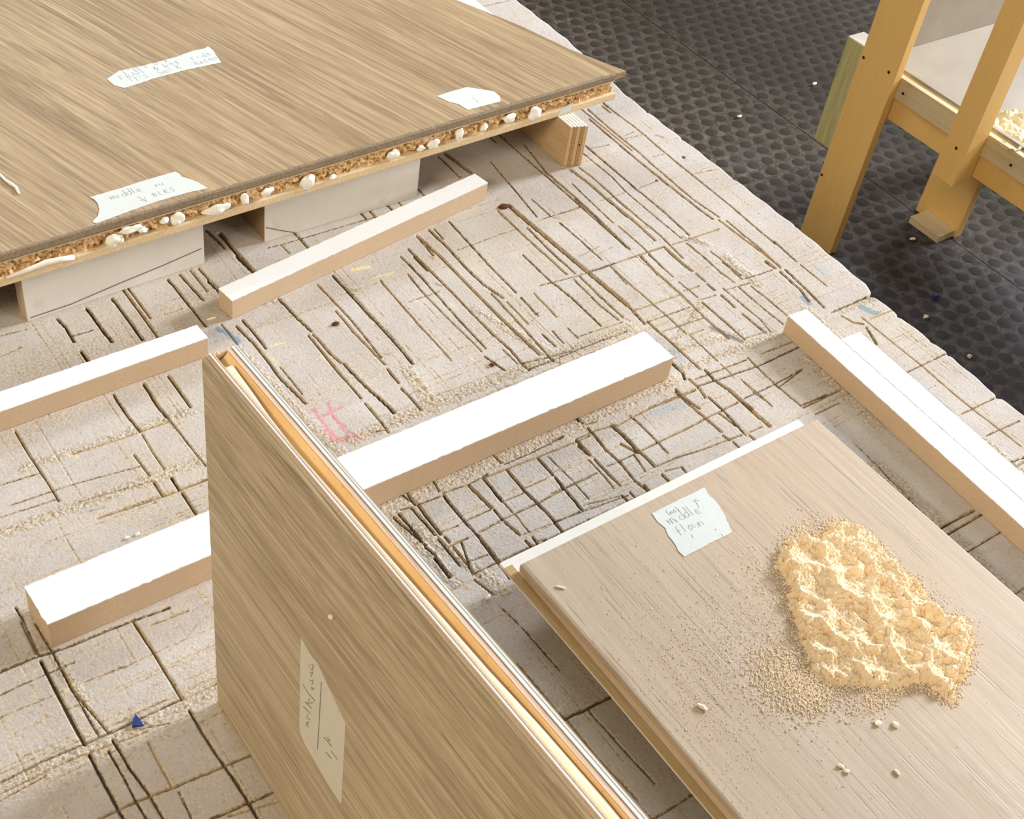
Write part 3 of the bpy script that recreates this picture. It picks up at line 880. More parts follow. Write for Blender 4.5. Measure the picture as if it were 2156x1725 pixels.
M['riser_shaded_white'] = flat('shaded_white_riser_face', (0.74, 0.725, 0.70), 0.55, 0.25, 0.03, 30, 0, (0.45, 0.42, 0.38), 0.3)  # white greyed to carry the shade under the sheet, plus random dirt flecks

# ---------------------------------------------------------------- white faced strips lying on the bench
def strip(name, label, base, h, group=None, face='top', mat='mdf', seed=1, th=0.0009, jagamp=0.0006, cat='strip'):
    """base: four xy corners front-left, front-right, back-right, back-left"""
    c = sum((Vector(p[:2]).to_3d() for p in base), Vector())/4
    r = thing(name, label, cat, (c.x, c.y, TZ), group)
    obj('fibre_body', prism([p[:2] for p in base], TZ+0.0003, TZ+h-th, bev=0.0003), M[mat], r)
    obj('white_face', prism(jag(base, 0.0032, jagamp*0.5, seed), TZ+h-th, TZ+h), M['white'], r)
    return r
P = lambda px, py, z: at(px, py, z)
h = 0.028
strip('white_faced_board', 'long wide white-faced board crossing behind the upright oak panel', [(0.1355, 0.578), (0.7275, 0.5855), (0.7262, 0.627), (0.1340, 0.617)], h, seed=3, jagamp=0.0008)
h = 0.022
strip('white_faced_strip', 'narrow white-faced strip running out of frame in front of the shorter white riser', [(-0.12, 0.7885), (0.3685, 0.8065), (0.3676, 0.8262), (-0.12, 0.8135)], h, 'loose narrow white-faced strips', seed=4)
strip('white_faced_strip', 'narrow white-faced strip lying askew under the middle of the big oak sheet edge', [(0.4100, 0.8425), (0.7350, 0.8985), (0.7316, 0.9182), (0.4070, 0.8636)], h, 'loose narrow white-faced strips', seed=5)
o_ = at(1697, 650, h); o_.z = 0; du = Vector((-0.04545, -0.99897, 0)); nu = Vector((0.99897, -0.04545, 0))
def rc(a0, a1, p0_, p1_): return [o_+du*a0+nu*p0_, o_+du*a1+nu*p0_, o_+du*a1+nu*p1_, o_+du*a0+nu*p1_]
strip('white_faced_strip', 'inner of two white-faced strips side by side, brown edge facing the oak plank', rc(0.0007, 0.62, -0.0243, 0.0), h, 'pair of white-faced strips beside the oak plank', mat='mdf', seed=6)
strip('white_faced_strip', 'outer of two white-faced strips side by side, set further down near bench edge', rc(0.0505, 0.66, 0.0011, 0.0266), h, 'pair of white-faced strips beside the oak plank', seed=8)
# light strip seen beyond the oak sheet
w = strip('paint_streaked_strip', 'paint-streaked white strip poking out beyond the far side of the oak sheet', [(0.9335, 1.13), (0.9565, 1.13), (0.9640, 1.75), (0.9380, 1.75)], 0.020, seed=9)
for c_ in w.children:
    if c_.name.startswith('white_face'): c_.data.materials[0] = M['white_dull']

# ---------------------------------------------------------------- risers under the oak sheet
def riser(name, label, x0, x1, y0, y1, depth, z, group, face='white', marks=None, bodymat='mdf'):
    d = (Vector((x1, y1, 0))-Vector((x0, y0, 0))).normalized(); n = Vector((-d.y, d.x, 0))
    a, b = Vector((x0, y0, 0)), Vector((x1, y1, 0)); cc = (a+b)/2+n*depth/2
    r = thing(name, label, 'riser', (cc.x, cc.y, TZ), group)
    t_ = 0.001
    pts = [a+n*t_, b+n*t_, b+n*depth, a+n*depth]
    obj('core_board', prism([p[:2] for p in pts], TZ+0.0003, TZ+z, bev=0.0004), M[bodymat], r)
    obj('white_face', prism([p[:2] for p in (a, b, b+n*t_, a+n*t_)], TZ+0.0003, TZ+z), M['riser_shaded_white'], r)
    if marks:
        L = [[aty(px, py, (x0, y0, TZ), n) - n*0.0003 for px, py in m] for m in marks]
        obj('scribed_line', ribbon(L, 0.0011, n), M['ink_line'], r, label='dark line scribed across the white face')
    return r
SH = 0.0515
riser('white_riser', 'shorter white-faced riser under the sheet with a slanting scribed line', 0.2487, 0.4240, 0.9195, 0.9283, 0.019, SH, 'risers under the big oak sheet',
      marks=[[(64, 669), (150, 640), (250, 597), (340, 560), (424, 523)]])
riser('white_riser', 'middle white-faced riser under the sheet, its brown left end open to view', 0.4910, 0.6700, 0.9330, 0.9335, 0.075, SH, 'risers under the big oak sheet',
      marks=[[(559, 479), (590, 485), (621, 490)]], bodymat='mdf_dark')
r = thing('plywood_riser', 'plywood offcut on edge under the right corner of the oak sheet', 'riser', (0.862, 0.99, TZ), 'risers under the big oak sheet')
M['ply_a'] = wood('birch_ply_light', (0.48, 0.32, 0.17), (0.56, 0.39, 0.22), (0.66, 0.48, 0.29), k=2.0, rings=0.2, poreamt=0.5)
M['ply_b'] = wood('birch_ply_dark', (0.30, 0.17, 0.07), (0.40, 0.24, 0.11), (0.50, 0.32, 0.16), k=2.0, rings=0.2, poreamt=0.6)
M['ply_top'] = flat('whitewashed_ply_edge', (0.82, 0.80, 0.76), 0.7, 0.2, 0.1, 300)
nply = 5; x0 = 0.852; tw = 0.0205/nply
for k in range(nply):
    sx = x0+k*tw
    obj('ply_layer', prism([(sx+0.0001, 0.9135-0.0004*(k % 2)-0.0013*k), (sx+tw-0.0001, 0.9125-0.0004*(k % 2)-0.0013*k), (sx+tw-0.0001, 1.09), (sx+0.0001, 1.09)], TZ+0.0003, TZ+SH-0.0008, bev=0.0002), M['ply_a'] if k % 2 == 0 else M['ply_b'], r)
    obj('paint_stripe', box(sx+0.0004, sx+tw-0.0004, 0.9130-0.0013*k, 0.95, TZ+SH-0.0008, TZ+SH), M['ply_top'], r)
obj('nail_hole', blob((0.8655, 0.9085, TZ+0.028), 0.0010, 0.0006, 0.0011), M['hole'], r)

# ---------------------------------------------------------------- big oak sheet (two skins, chewed core, glue)
sheet = thing('oak_sheet', 'big oak-faced sheet with torn-open glued front edge, raised on risers', 'sheet', (0.45, 0.93, TZ+SH))
def fy(x): return 0.9035 + (x+0.05)*(0.9405-0.9035)/(0.995)     # front edge line
zb0, zb1, zt0, zt1 = TZ+SH, TZ+SH+0.0085, TZ+SH+0.0235, TZ+SH+0.0335
PXR = [(0.945, fy(0.945)), (0.914, 1.005), (0.893, 1.070), (0.857, 1.151), (0.70, 1.60)]
bottom = [(-0.35, fy(-0.35)-0.0010), (0.936, fy(0.936)-0.001), (0.905, 1.005), (0.884, 1.07), (0.848, 1.151), (0.69, 1.60), (-0.35, 1.60)]
obj('bottom_skin', prism(bottom, zb0, zb1, bev=0.0012), M['pine'], sheet)
topo = [(-0.35, fy(-0.35))] + PXR + [(-0.35, 1.60)]
obj('top_skin', prism(topo, zt0+0.0022, zt1, bev=0.0005), M['door_top'], sheet, origin=(0.45, 0.93, zt0))
# scorched front band of the top skin and pale ledge under it
e = bmesh.new(); prev = None; rr = random.Random(5)
X0, X1 = -0.34, 0.929
n = 260
rows = []
for i in range(n+1):
    x = X0+(X1-X0)*i/n; y = fy(x)
    rows.append([e.verts.new((x, y-0.0006, zt0+0.002)), e.verts.new((x, y-0.0009-0.0003*rr.random(), zt0+0.0035)), e.verts.new((x, y-0.0009, zt1-0.001)),
                 e.verts.new((x, y+0.0002, zt1+0.00025)), e.verts.new((x, y+0.0016+0.0020*rr.random()*rr.random(), zt1+0.00012))])
for a_, b_ in zip(rows[:-1], rows[1:]):
    for k in range(4): e.faces.new((a_[k], b_[k], b_[k+1], a_[k+1]))
bmesh.ops.recalc_face_normals(e, faces=e.faces)
obj('scorched_edge', e, M['burnt'], sheet)
obj('pale_ledge', prism([(X0, fy(X0)+0.0003), (0.931, fy(0.931)+0.0003), (0.931, fy(0.931)+0.01), (X0, fy(X0)+0.01)], zt0, zt0+0.002), M['pine'], sheet)
obj('core_backing', prism([(X0, fy(X0)+0.009), (0.932, fy(0.932)+0.009), (0.9, 1.0), (0.70, 1.5), (X0, 1.5)], zb1, zt0), M['mdf_dark'], sheet)
# chewed honeycomb core: a rough face
n = 900; mrow = 9; Xc = np.linspace(X0, 0.931, n+1); zc = np.linspace(zb1-0.0005, zt0+0.0005, mrow)
XX, ZZ = np.meshgrid(Xc, zc, indexing='ij')
prof = np.zeros(XX.shape)
for i in range(n+1):
    for j in range(mrow):
        p = Vector((Xc[i]*140, zc[j]*150, 3)); q = mnoise.noise(p); q2 = mnoise.noise(p*3.1)
        prof[i, j] = max(-1, min(1, q*1.9+q2*0.5))
YY = 0.9035+(XX+0.05)*(0.037/0.995) + 0.0042 - 0.0034*prof
obj('torn_core', grid_mesh('torn_core', XX[:, ::-1], YY[:, ::-1], ZZ[:, ::-1]), M['core'], sheet)
# glue squeezed out of the core
fn = Vector((-0.037, 1, 0)).normalized(); p0 = (-0.05, 0.9035, TZ)
def frontpt(px, py, off=0.0): return aty(px, py, p0, fn) - fn*off
GL = [(240, 507, 16, 11, 1), (275, 482, 20, 6, 2), (373, 461, 14, 12, 3), (300, 484, 8, 5, 9), (455, 441, 24, 9, 4), (515, 419, 7, 11, 5), (562, 404, 13, 7, 6), (646, 383, 14, 13, 7), (828, 325, 13, 8, 8),
      (911, 303, 12, 8, 10), (967, 283, 9, 10, 11), (1018, 268, 7, 6, 12), (1072, 248, 15, 8, 13), (1126, 239, 12, 12, 14), (345, 464, 9, 5, 15), (885, 312, 9, 5, 16), (700, 372, 8, 4, 18)]
for i, (px, py, hw, hh, sd) in enumerate(GL):
    c = frontpt(px, py, 0.0005); dist = (c-CAM).length; s = dist/FPX
    obj('glue_blob', blob(c, hw*s*1.12, 0.0024, hh*s*1.30, sd, 3, 0.34), M['glue'], sheet, smooth=True)
gs = [frontpt(px, py, 0.0012) for px, py in ((12, 583), (60, 566), (95, 552), (125, 545), (155, 540))]
wdt = [0.0012, 0.0028, 0.0036, 0.0030, 0.0028]
e = bmesh.new(); rings_ = []
for p, w_ in zip(gs, wdt):
    rings_.append([e.verts.new(p+Vector((0, -0.0014*math.cos(a), w_*math.sin(a)))) for a in np.linspace(0, 2*math.pi, 9)[:-1]])
for a_, b_ in zip(rings_[:-1], rings_[1:]):
    for k in range(8): e.faces.new((a_[k], a_[(k+1) % 8], b_[(k+1) % 8], b_[k]))
e.faces.new(rings_[0]); e.faces.new(rings_[-1][::-1]); bmesh.ops.recalc_face_normals(e, faces=e.faces)
obj('glue_streak', e, M['glue'], sheet, smooth=True)
# torn paper scrap in the core
c = frontpt(1190, 229, 0.0012)
obj('paper_scrap', hexa([c+Vector(v) for v in ((-0.010, 0, -0.0055), (0.0085, 0, -0.003), (0.0085, 0.0008, -0.003), (-0.010, 0.0008, -0.0055), (-0.008, -0.0006, 0.001), (0.009, 0.0002, 0.005), (0.009, 0.001, 0.005), (-0.008, 0.0004, 0.001))]), M['tape'], sheet)
# thin plank joint on the face
zf = zt1 - TZ
J = [at(px, py, zf)+Vector((0, 0, 0.00006)) for px, py in ((108, 0), (160, 28), (225, 66), (300, 118), (380, 152))]
J0 = J[0]+(J[0]-J[1])*3
obj('face_joint', ribbon([[J0]+J], 0.0009, (0, 0, 1)), M['ink_line'], sheet)
J = [at(px, py, zf)+Vector((0, 0, 0.00006)) for px, py in ((392, 158), (430, 180), (500, 232), (560, 266))]
obj('face_joint', ribbon([J], 0.0006, (0, 0, 1)), M['mdf_dark'], sheet)

# worm of glue on the sheet
def tube(name, pts, r0, mat, parent=None, **kw):
    e = bmesh.new(); rg = []
    for i, p in enumerate(pts):
        p = Vector(p); d = (Vector(pts[min(i+1, len(pts)-1)])-Vector(pts[max(0, i-1)])).normalized()
        s = d.cross(Vector((0, 0, 1))).normalized(); u = s.cross(d); r_ = r0*(0.75 if i in (0, len(pts)-1) else 1)*(1+0.18*math.sin(i*1.9))
        rg.append([e.verts.new(p+s*r_*math.cos(a)+u*r_*0.75*math.sin(a)) for a in np.linspace(0, 2*math.pi, 9)[:-1]])
    for a_, b_ in zip(rg[:-1], rg[1:]):
        for k in range(8): e.faces.new((a_[k], a_[(k+1) % 8], b_[(k+1) % 8], b_[k]))
    e.faces.new(rg[0]); e.faces.new(rg[-1][::-1]); bmesh.ops.recalc_face_normals(e, faces=e.faces)
    return obj(name, e, mat, parent, smooth=True, **kw)
W_ = [at(px, py, zf+0.0010) for px, py in ((-50, 338), (-20, 352), (0, 368), (12, 380), (24, 388), (33, 394), (40, 408))]
tag(tube('glue_worm', W_, 0.0016, M['glue']), 'thin white worm of dried glue on the oak sheet at its left', 'glue')

# ---------------------------------------------------------------- handwriting and tape
GLY = {'a': [[(.9, .7), (.4, .8), (.1, .4), (.4, 0), (.8, .3), (.9, .7), (.95, 0)]], 'b': [[(.1, 1.4), (.1, 0), (.7, 0), (.8, .6), (.1, .6)]], 'c': [[(.8, .7), (.3, .7), (.1, .3), (.4, 0), (.8, .1)]],
 'd': [[(.8, .6), (.3, .7), (.1, .3), (.4, 0), (.8, .2)], [(.85, 1.5), (.85, 0)]], 'e': [[(.1, .4), (.8, .45), (.6, .8), (.2, .7), (.1, .2), (.5, 0), (.9, .1)]], 'f': [[(.7, 1.4), (.4, 1.3), (.4, -.1)], [(.1, .7), (.7, .7)]],
 'i': [[(.4, .7), (.4, 0)]], 'k': [[(.1, 1.5), (.1, 0)], [(.7, .8), (.1, .35), (.8, 0)]], 'l': [[(.4, 1.5), (.4, 0)]], 'm': [[(0, .7), (.1, 0), (.15, .6), (.5, .7), (.5, 0), (.55, .6), (.9, .7), (1, 0)]],
 'n': [[(.1, .7), (.1, 0), (.2, .6), (.7, .7), (.8, 0)]], 'o': [[(.4, .8), (.1, .4), (.4, 0), (.8, .4), (.4, .8)]], 'r': [[(.1, .7), (.1, 0)], [(.1, .5), (.6, .75)]], 's': [[(.8, .7), (.3, .75), (.3, .45), (.7, .3), (.6, 0), (.1, .05)]],
 't': [[(.4, 1.2), (.4, 0), (.7, 0)], [(.1, .8), (.8, .8)]], 'w': [[(0, .7), (.2, 0), (.5, .6), (.75, 0), (1, .7)]], 'u': [[(.1, .7), (.15, 0), (.7, .05), (.8, .7), (.85, 0)]], 'v': [[(.1, .7), (.4, 0), (.8, .7)]],
 'T': [[(0, 1.2), (.9, 1.2)], [(.45, 1.2), (.45, 0)]], 'R': [[(.1, 0), (.1, 1.2), (.8, 1.1), (.7, .6), (.1, .6), (.85, 0)]], 'I': [[(.4, 1.2), (.4, 0)]], 'M': [[(0, 0), (.1, 1.2), (.5, .4), (.9, 1.2), (1, 0)]],
 'F': [[(.1, 0), (.1, 1.2), (.8, 1.2)], [(.1, .6), (.6, .6)]], 'A': [[(0, 0), (.45, 1.2), (.9, 0)], [(.2, .4), (.7, .4)]], 'N': [[(.1, 0), (.1, 1.2), (.8, 0), (.8, 1.2)]], 'S': [[(.8, 1.1), (.2, 1.1), (.2, .7), (.8, .5), (.7, 0), (.1, .1)]],
 'E': [[(.8, 1.2), (.1, 1.2), (.1, 0), (.8, 0)], [(.1, .6), (.6, .6)]], 'P': [[(.1, 0), (.1, 1.2), (.8, 1.1), (.7, .6), (.1, .6)]], 'K': [[(.1, 1.2), (.1, 0)], [(.8, 1.2), (.1, .6), (.9, 0)]], 'B': [[(.1, 0), (.1, 1.2), (.7, 1.1), (.6, .65), (.1, .65), (.8, .5), (.7, 0), (.1, 0)]],
 'L': [[(.1, 1.2), (.1, 0), (.8, 0)]], 'H': [[(.1, 1.2), (.1, 0)], [(.1, .6), (.8, .6)], [(.8, 1.2), (.8, 0)]], 'O': [[(.4, 1.2), (.1, .6), (.4, 0), (.8, .6), (.4, 1.2)]], '2': [[(.1, 1), (.5, 1.2), (.8, .9), (.1, 0), (.9, 0)]],
 '/': [[(.1, -.2), (.9, 1.5)]], "'": [[(.4, 1.3), (.3, 1.0)]], '&': [[(.9, 0), (.2, 1), (.5, 1.2), (.6, .9), (.1, .3), (.4, 0), (.9, .5)]], '(': [[(.6, 1.3), (.3, .6), (.6, -.1)]], ')': [[(.3, 1.3), (.6, .6), (.3, -.1)]],
 '1': [[(.2, .9), (.5, 1.2), (.5, 0)]], '0': [[(.4, 1.2), (.1, .6), (.4, 0), (.8, .6), (.4, 1.2)]]}
def write(txt, org, ax, up, s, seed=1, adv=1.15):
    """hand-lettered strokes: org 3D, ax/up unit 3D directions, s letter height"""
    r_ = random.Random(seed); out = []; x = 0
    for ch in txt:
        if ch in GLY:
            dy = r_.uniform(-.1, .1); sc_ = r_.uniform(.85, 1.1)
            for st in GLY[ch]: out.append([org + ax*(x+a*sc_+r_.uniform(-.05, .05))*s*0.8 + up*(b*sc_+dy+r_.uniform(-.05, .05))*s for a, b in st])
        x += adv if ch != ' ' else 1.0
    return out
def flat_tape(name, label, px, z, strokes, mat='tape', group=None, pen='pencil_light', seed=1, pw=0.00042):
    pts = [at(a, b, z) for a, b in px]
    poly = jag([(p.x, p.y) for p in pts], 0.003, 0.00035, seed)
    c = sum(pts, Vector())/len(pts)
    r = thing(name, label, 'tape', (c.x, c.y, TZ+z), group)
    obj('paper', prism(poly, TZ+z+0.0001, TZ+z+0.0004), M[mat], r)
    if strokes: obj('handwriting', ribbon(strokes, pw, (0, 0, 1)), M[pen], r, label='faint pencil handwriting')
    return r
def frame2(pa, pb, z):                     # writing direction from two pixels on the plane
    a = at(*pa, z); b = at(*pb, z); ax = (b-a).normalized(); return a, ax, Vector((-ax.y, ax.x, 0))
zz = zf+0.00055
st = []
o1, ax, up = frame2((262, 157), (328, 138), zz); st += write("I'M T O.K", o1, ax, up, 0.0062, 3, 1.3)
o1, ax, up = frame2((256, 167), (400, 128), zz); st += write('FRAM  & bot  side', o1, ax, up, 0.0066, 4, 1.27)
o1, ax, up = frame2((276, 173), (400, 140), zz); st += write("IT'S  SANDK   Recon", o1, ax, up, 0.0062, 5, 1.1)
flat_tape('masking_tape', 'long pointed masking-tape label with three pencil lines on the oak sheet', [(225, 167), (250, 150), (300, 139), (370, 121), (405, 108), (430, 103), (438, 98), (448, 106), (466, 132), (400, 146), (330, 164), (262, 186), (240, 180)], zf, st, group='masking tape notes', seed=11)
st = []
o1, ax, up = frame2((236, 421), (300, 402), zz); st += write('middle', o1, ax, up, 0.0064, 6, 1.0)
o1, ax, up = frame2((318, 396), (346, 388), zz); st += write('you', o1, ax, up, 0.005, 7, 1.1)
o1, ax, up = frame2((325, 414), (370, 401), zz); st += write('BLKS', o1, ax, up, 0.0054, 7, 1.3)
st += [[at(a, b, zz) for a, b in ((290, 414), (309, 424))], [at(a, b, zz) for a, b in ((294, 421), (309, 424), (304, 414))]]
flat_tape('masking_tape', 'wide torn masking-tape label with a small arrow near the scorched edge', [(189, 416), (240, 401), (300, 382), (368, 362), (377, 366), (383, 373), (400, 378), (418, 385), (438, 397), (400, 405), (330, 425), (260, 450), (203, 471), (194, 468), (206, 456), (210, 442), (205, 428), (199, 421)], zf, st, group='masking tape notes', seed=12)
flat_tape('masking_tape', 'blank scrap of masking tape near the right corner of the oak sheet', [(920, 203), (950, 193), (982, 184), (1010, 188), (1040, 193), (1052, 203), (1054, 214), (1020, 223), (985, 232), (965, 220), (940, 213)], zf, [[at(a, b, zz) for a, b in ((1002, 209), (1007, 216))], [at(a, b, zz) for a, b in ((992, 206), (1001, 208))]], group='masking tape notes', seed=13)

# ---------------------------------------------------------------- upright oak panel
up_ = thing('upright_oak_panel', 'oak-faced panel standing on its long edge with an orange grooved top edge', 'panel', (0.215, 0.3, TZ))
PH = 0.3265
YF = -0.16; YB = 0.4790
def lean(y, z): return 0.0150*(z/PH)*((0.479-y)/0.32)*0.92
def pan(x, y, z): return Vector((0.2150-0.004*(0.479-y)*(1-z/PH) + x + lean(y, z), y, TZ+z))
def slab(xa, xb, za, zb, ya=YF, yb=YB, ny=1, bev=0.0):
    """one lamination of the panel: xa..xb across, za..zb high (curved, so built in short lengths)"""
    e = bmesh.new(); nY, nZ = 14, (5 if zb-za > 0.1 else 1); G_ = []
    for i in range(nY+1):
        y = ya+(yb-ya)*i/nY
        G_.append([[e.verts.new(pan(x, y, za+(zb-za)*k/nZ)) for k in range(nZ+1)] for x in (xa, xb)])
    for i in range(nY):
        for s in (0, 1):
            for k in range(nZ): e.faces.new((G_[i][s][k], G_[i+1][s][k], G_[i+1][s][k+1], G_[i][s][k+1]))
        for k in (0, nZ): e.faces.new((G_[i][0][k], G_[i+1][0][k], G_[i+1][1][k], G_[i][1][k]))
    for i in (0, nY):
        for k in range(nZ): e.faces.new((G_[i][0][k], G_[i][1][k], G_[i][1][k+1], G_[i][0][k+1]))
    bmesh.ops.recalc_face_normals(e, faces=e.faces)
    return e
TH = 0.0205
obj('oak_face', slab(0, 0.0020, 0.0004, PH-0.0012, bev=0.0003), M['panel'], up_, origin=(0.215, 0.3, TZ))
obj('inner_board', slab(0.0021, 0.0040, 0.0004, PH-0.0008), M['mdf'], up_)
obj('white_lip', slab(0.0041, 0.0049, 0.0004, PH+0.0002), M['white'], up_)
obj('filler_strip', slab(0.0056, 0.0064, 0.0004, PH-0.0003), M['mdf'], up_)
obj('groove_floor', slab(0.0064, 0.0140, 0.0004, PH-0.0062), M['orange'], up_)
# sloping orange flank of the groove and pinkish shoulder
e = bmesh.new(); rows = []; ysn = np.linspace(YF, YB-0.002, 60)
for y in ysn:
    k = 0.00018*math.sin(y*90)
    rows.append([e.verts.new(pan(0.0066, y, PH-0.0062)), e.verts.new(pan(0.0095+k, y, PH-0.0056)), e.verts.new(pan(0.0128+k, y, PH-0.0030)), e.verts.new(pan(0.0139, y, PH-0.0006)), e.verts.new(pan(0.0141, y, PH-0.0062))])
for a_, b_ in zip(rows[:-1], rows[1:]):
    for k in range(5): e.faces.new((a_[k], a_[(k+1) % 5], b_[(k+1) % 5], b_[k]))
bmesh.ops.recalc_face_normals(e, faces=e.faces)
obj('orange_core', e, M['orange'], up_, smooth=False)
M['pink'] = wood('pinkish_edge_wood', (0.62, 0.44, 0.33), (0.72, 0.54, 0.42), (0.80, 0.64, 0.52), k=3, rings=0.1, poreamt=0.5)
obj('shoulder_strip', slab(0.0141, 0.0165, 0.0004, PH-0.0004), M['pink'], up_)
obj('white_lip', slab(0.0171, 0.0184, 0.0004, PH), M['white'], up_)
obj('white_lip', slab(0.0186, 0.0193, 0.0004, PH-0.0005), M['tape'], up_)
obj('back_face', slab(0.0200, TH+0.0003, 0.0004, PH-0.0005), M['panel'], up_, origin=(0.215, 0.3, TZ))
obj('white_lip', slab(0.0194, 0.0199, 0.0004, PH), M['white'], up_)
# cream-coloured sliver inside the groove, wide at both visible ends
def cream_w(y):
    return float(np.interp(y, [-0.2, 0.10, 0.165, 0.205, 0.24, 0.30, 0.36, 0.40, 0.425, 0.445, 0.462, 0.4665], [0.003, 0.0040, 0.0052, 0.0046, 0.0030, 0.0021, 0.0013, 0.0007, 0.0016, 0.0033, 0.0044, 0.0048]))
e = bmesh.new(); rows = []
for y in np.linspace(YF, 0.4665, 90):
    w_ = cream_w(y)
    rows.append([e.verts.new(pan(0.0065, y, PH-0.0050)), e.verts.new(pan(0.0065, y, PH-0.0012)), e.verts.new(pan(0.0065+w_*0.6, y, PH-0.0011)), e.verts.new(pan(0.0065+w_, y, PH-0.0016)), e.verts.new(pan(0.0065+w_, y, PH-0.0022)), ])
for a_, b_ in zip(rows[:-1], rows[1:]):
    for k in range(5): e.faces.new((a_[k], a_[(k+1) % 5], b_[(k+1) % 5], b_[k]))
e.faces.new(rows[0]); e.faces.new(rows[-1][::-1]); bmesh.ops.recalc_face_normals(e, faces=e.faces)
obj('cream_sliver', e, M['cream'], up_)
# ragged far end
e = bmesh.new(); rr = random.Random(3)
for k in range(9):
    xa = 0.0003+k*0.0021; w_ = 0.0019; l_ = rr.uniform(0.0005, 0.003)
    bx = hexa([pan(xa, YB-0.001, PH-0.012), pan(xa+w_, YB-0.001, PH-0.012), pan(xa+w_, YB+l_*0.3, PH-0.012), pan(xa, YB+l_*0.3, PH-0.012),
               pan(xa, YB-0.001, PH-0.0015), pan(xa+w_, YB-0.001, PH-0.0015), pan(xa+w_*0.8, YB+l_, PH-0.002), pan(xa+w_*0.2, YB+l_*0.8, PH-0.002)], e)
obj('end_splinters', e, M['pine'], up_, kind='stuff')
# tape note on its face
def onp(px, py, off=0.0):
    p = atx(px, py, 0.2150)
    for _ in range(6):
        q = pan(0, p.y, p.z-TZ); p = atx(px, py, q.x-off)
    return p
TP = [(634, 1344), (638, 1350), (652, 1376), (668, 1396), (680, 1422), (700, 1464), (716, 1500), (727, 1524), (726, 1560), (723, 1620), (719, 1693), (712, 1684), (690, 1650), (665, 1606), (645, 1572), (634, 1548), (631, 1532), (632, 1450)]
pts = [onp(a, b, 0.0002) for a, b in TP]
e = bmesh.new(); f_ = [e.verts.new(p-Vector((0.0002, 0, 0))) for p in pts]; b_ = [e.verts.new(p+Vector((0.00015, 0, 0))) for p in pts]
e.faces.new(f_); e.faces.new(b_[::-1])
for i in range(len(pts)): e.faces.new((f_[i], b_[i], b_[(i+1) % len(pts)], f_[(i+1) % len(pts)]))
bmesh.ops.recalc_face_normals(e, faces=e.faces)
c = sum(pts, Vector())/len(pts)
r = thing('masking_tape', 'cream masking-tape note stuck on the face of the upright oak panel', 'tape', c, 'masking tape notes')
obj('paper', e, M['tape_cream'], r)
L = [[onp(a, b, 0.0007) for a, b in l] for l in (
    [(676, 1437), (674, 1475), (672, 1510), (670, 1545), (668, 1578)],
    [(637, 1441), (648, 1460), (663, 1477)],
    [(645, 1520), (649, 1533)], [(643, 1528), (650, 1520)], [(648, 1505), (645, 1512), (653, 1516)], [(638, 1488), (653, 1503)], [(641, 1478), (656, 1492)], [(651, 1471), (647, 1482), (658, 1480)],
    [(657, 1455), (655, 1448), (661, 1452)], [(656, 1442), (660, 1432), (652, 1434)], [(654, 1425), (658, 1415), (652, 1418)], [(650, 1400), (656, 1412), (660, 1402), (655, 1400)],
    [(685, 1584), (697, 1598)], [(681, 1553), (693, 1566), (690, 1558)], [(697, 1582), (710, 1600)], [(688, 1553), (695, 1562)], [(692, 1566), (698, 1572)])]
obj('handwriting', ribbon(L, 0.0006, (1, 0, 0)), M['pencil'], r, label='pencil strokes and a long pencil line')
c = onp(697, 1299, 0.0012)
tag(obj('sawdust_ball', blob(c, 0.0015, 0.0016, 0.0016, 4, 2, 0.15), M['bit'], smooth=True), 'tiny pale sawdust ball clinging to the upright oak panel', 'crumb')

# ---------------------------------------------------------------- oak plank lying at right
PZ0, PZ1 = 0.030, 0.045
M['gold_dark'] = wood('worn_brown_edge', (0.26, 0.19, 0.11), (0.34, 0.25, 0.15), (0.44, 0.34, 0.22), k=3, rings=0.1, poreamt=0.3)
plank = thing('oak_plank', 'greyish oak plank lying flat on battens with sawdust on it', 'plank', (0.61, 0.2, TZ+PZ0))
YN = -0.15
tp = [(0.4478, 0.4470), (0.4502, 0.33), (0.4490, YN), (0.7745, YN), (0.7740, 0.22), (0.7725, 0.4500)]
e = prism(tp, TZ+0.0385, TZ+PZ1, bev=0.0009)
obj('oak_face', e, M['plank'], plank, origin=(0.61, 0.2, TZ+0.0385))
obj('worn_edge', prism([(0.4482, 0.4462), (0.4506, 0.33), (0.4494, YN), (0.4512, YN), (0.4528, 0.33), (0.4512, 0.4462)], TZ+PZ1, TZ+PZ1+0.0001), M['gold_dark'], plank)
obj('golden_core', prism([(0.4498, 0.4480), (0.4515, 0.33), (0.4515, YN), (0.770, YN), (0.770, 0.448)], TZ+0.0345, TZ+0.0385), M['orange'], plank)
lp = [(0.4408, 0.4620), (0.4420, 0.33), (0.4420, YN), (0.768, YN), (0.768, 0.4640)]
obj('pale_tongue', prism(lp, TZ+0.0315, TZ+0.0345, bev=0.0006), M['white_dull'], plank)
M['gold'] = wood('golden_edge_wood', (0.42, 0.27, 0.11), (0.54, 0.37, 0.17), (0.62, 0.45, 0.24), k=3, rings=0.1, poreamt=0.3)
obj('tongue_edge', prism([(0.4403, 0.4560), (0.4415, 0.33), (0.4415, YN), (0.4485, YN), (0.4485, 0.4560)], TZ+0.0340, TZ+0.0350, bev=0.0002), M['gold'], plank)
obj('bottom_skin', prism([(0.4425, 0.4600), (0.4435, 0.33), (0.4435, YN), (0.767, YN), (0.767, 0.4620)], TZ+PZ0, TZ+0.0315), M['pine'], plank)
for i, (y, w_, lab) in enumerate(((0.335, 0.05, 'white-edged batten under the middle of the oak plank'), (-0.02, 0.05, 'batten under the near end of the oak plank'))):
    r = thing('batten', lab, 'batten', (0.61, y, TZ), 'battens under the oak plank')
    obj('fibre_body', box(0.50, 0.745, y, y+w_, TZ+0.0003, TZ+PZ0), M['mdf'], r)
st = []; zz = PZ1+0.00055
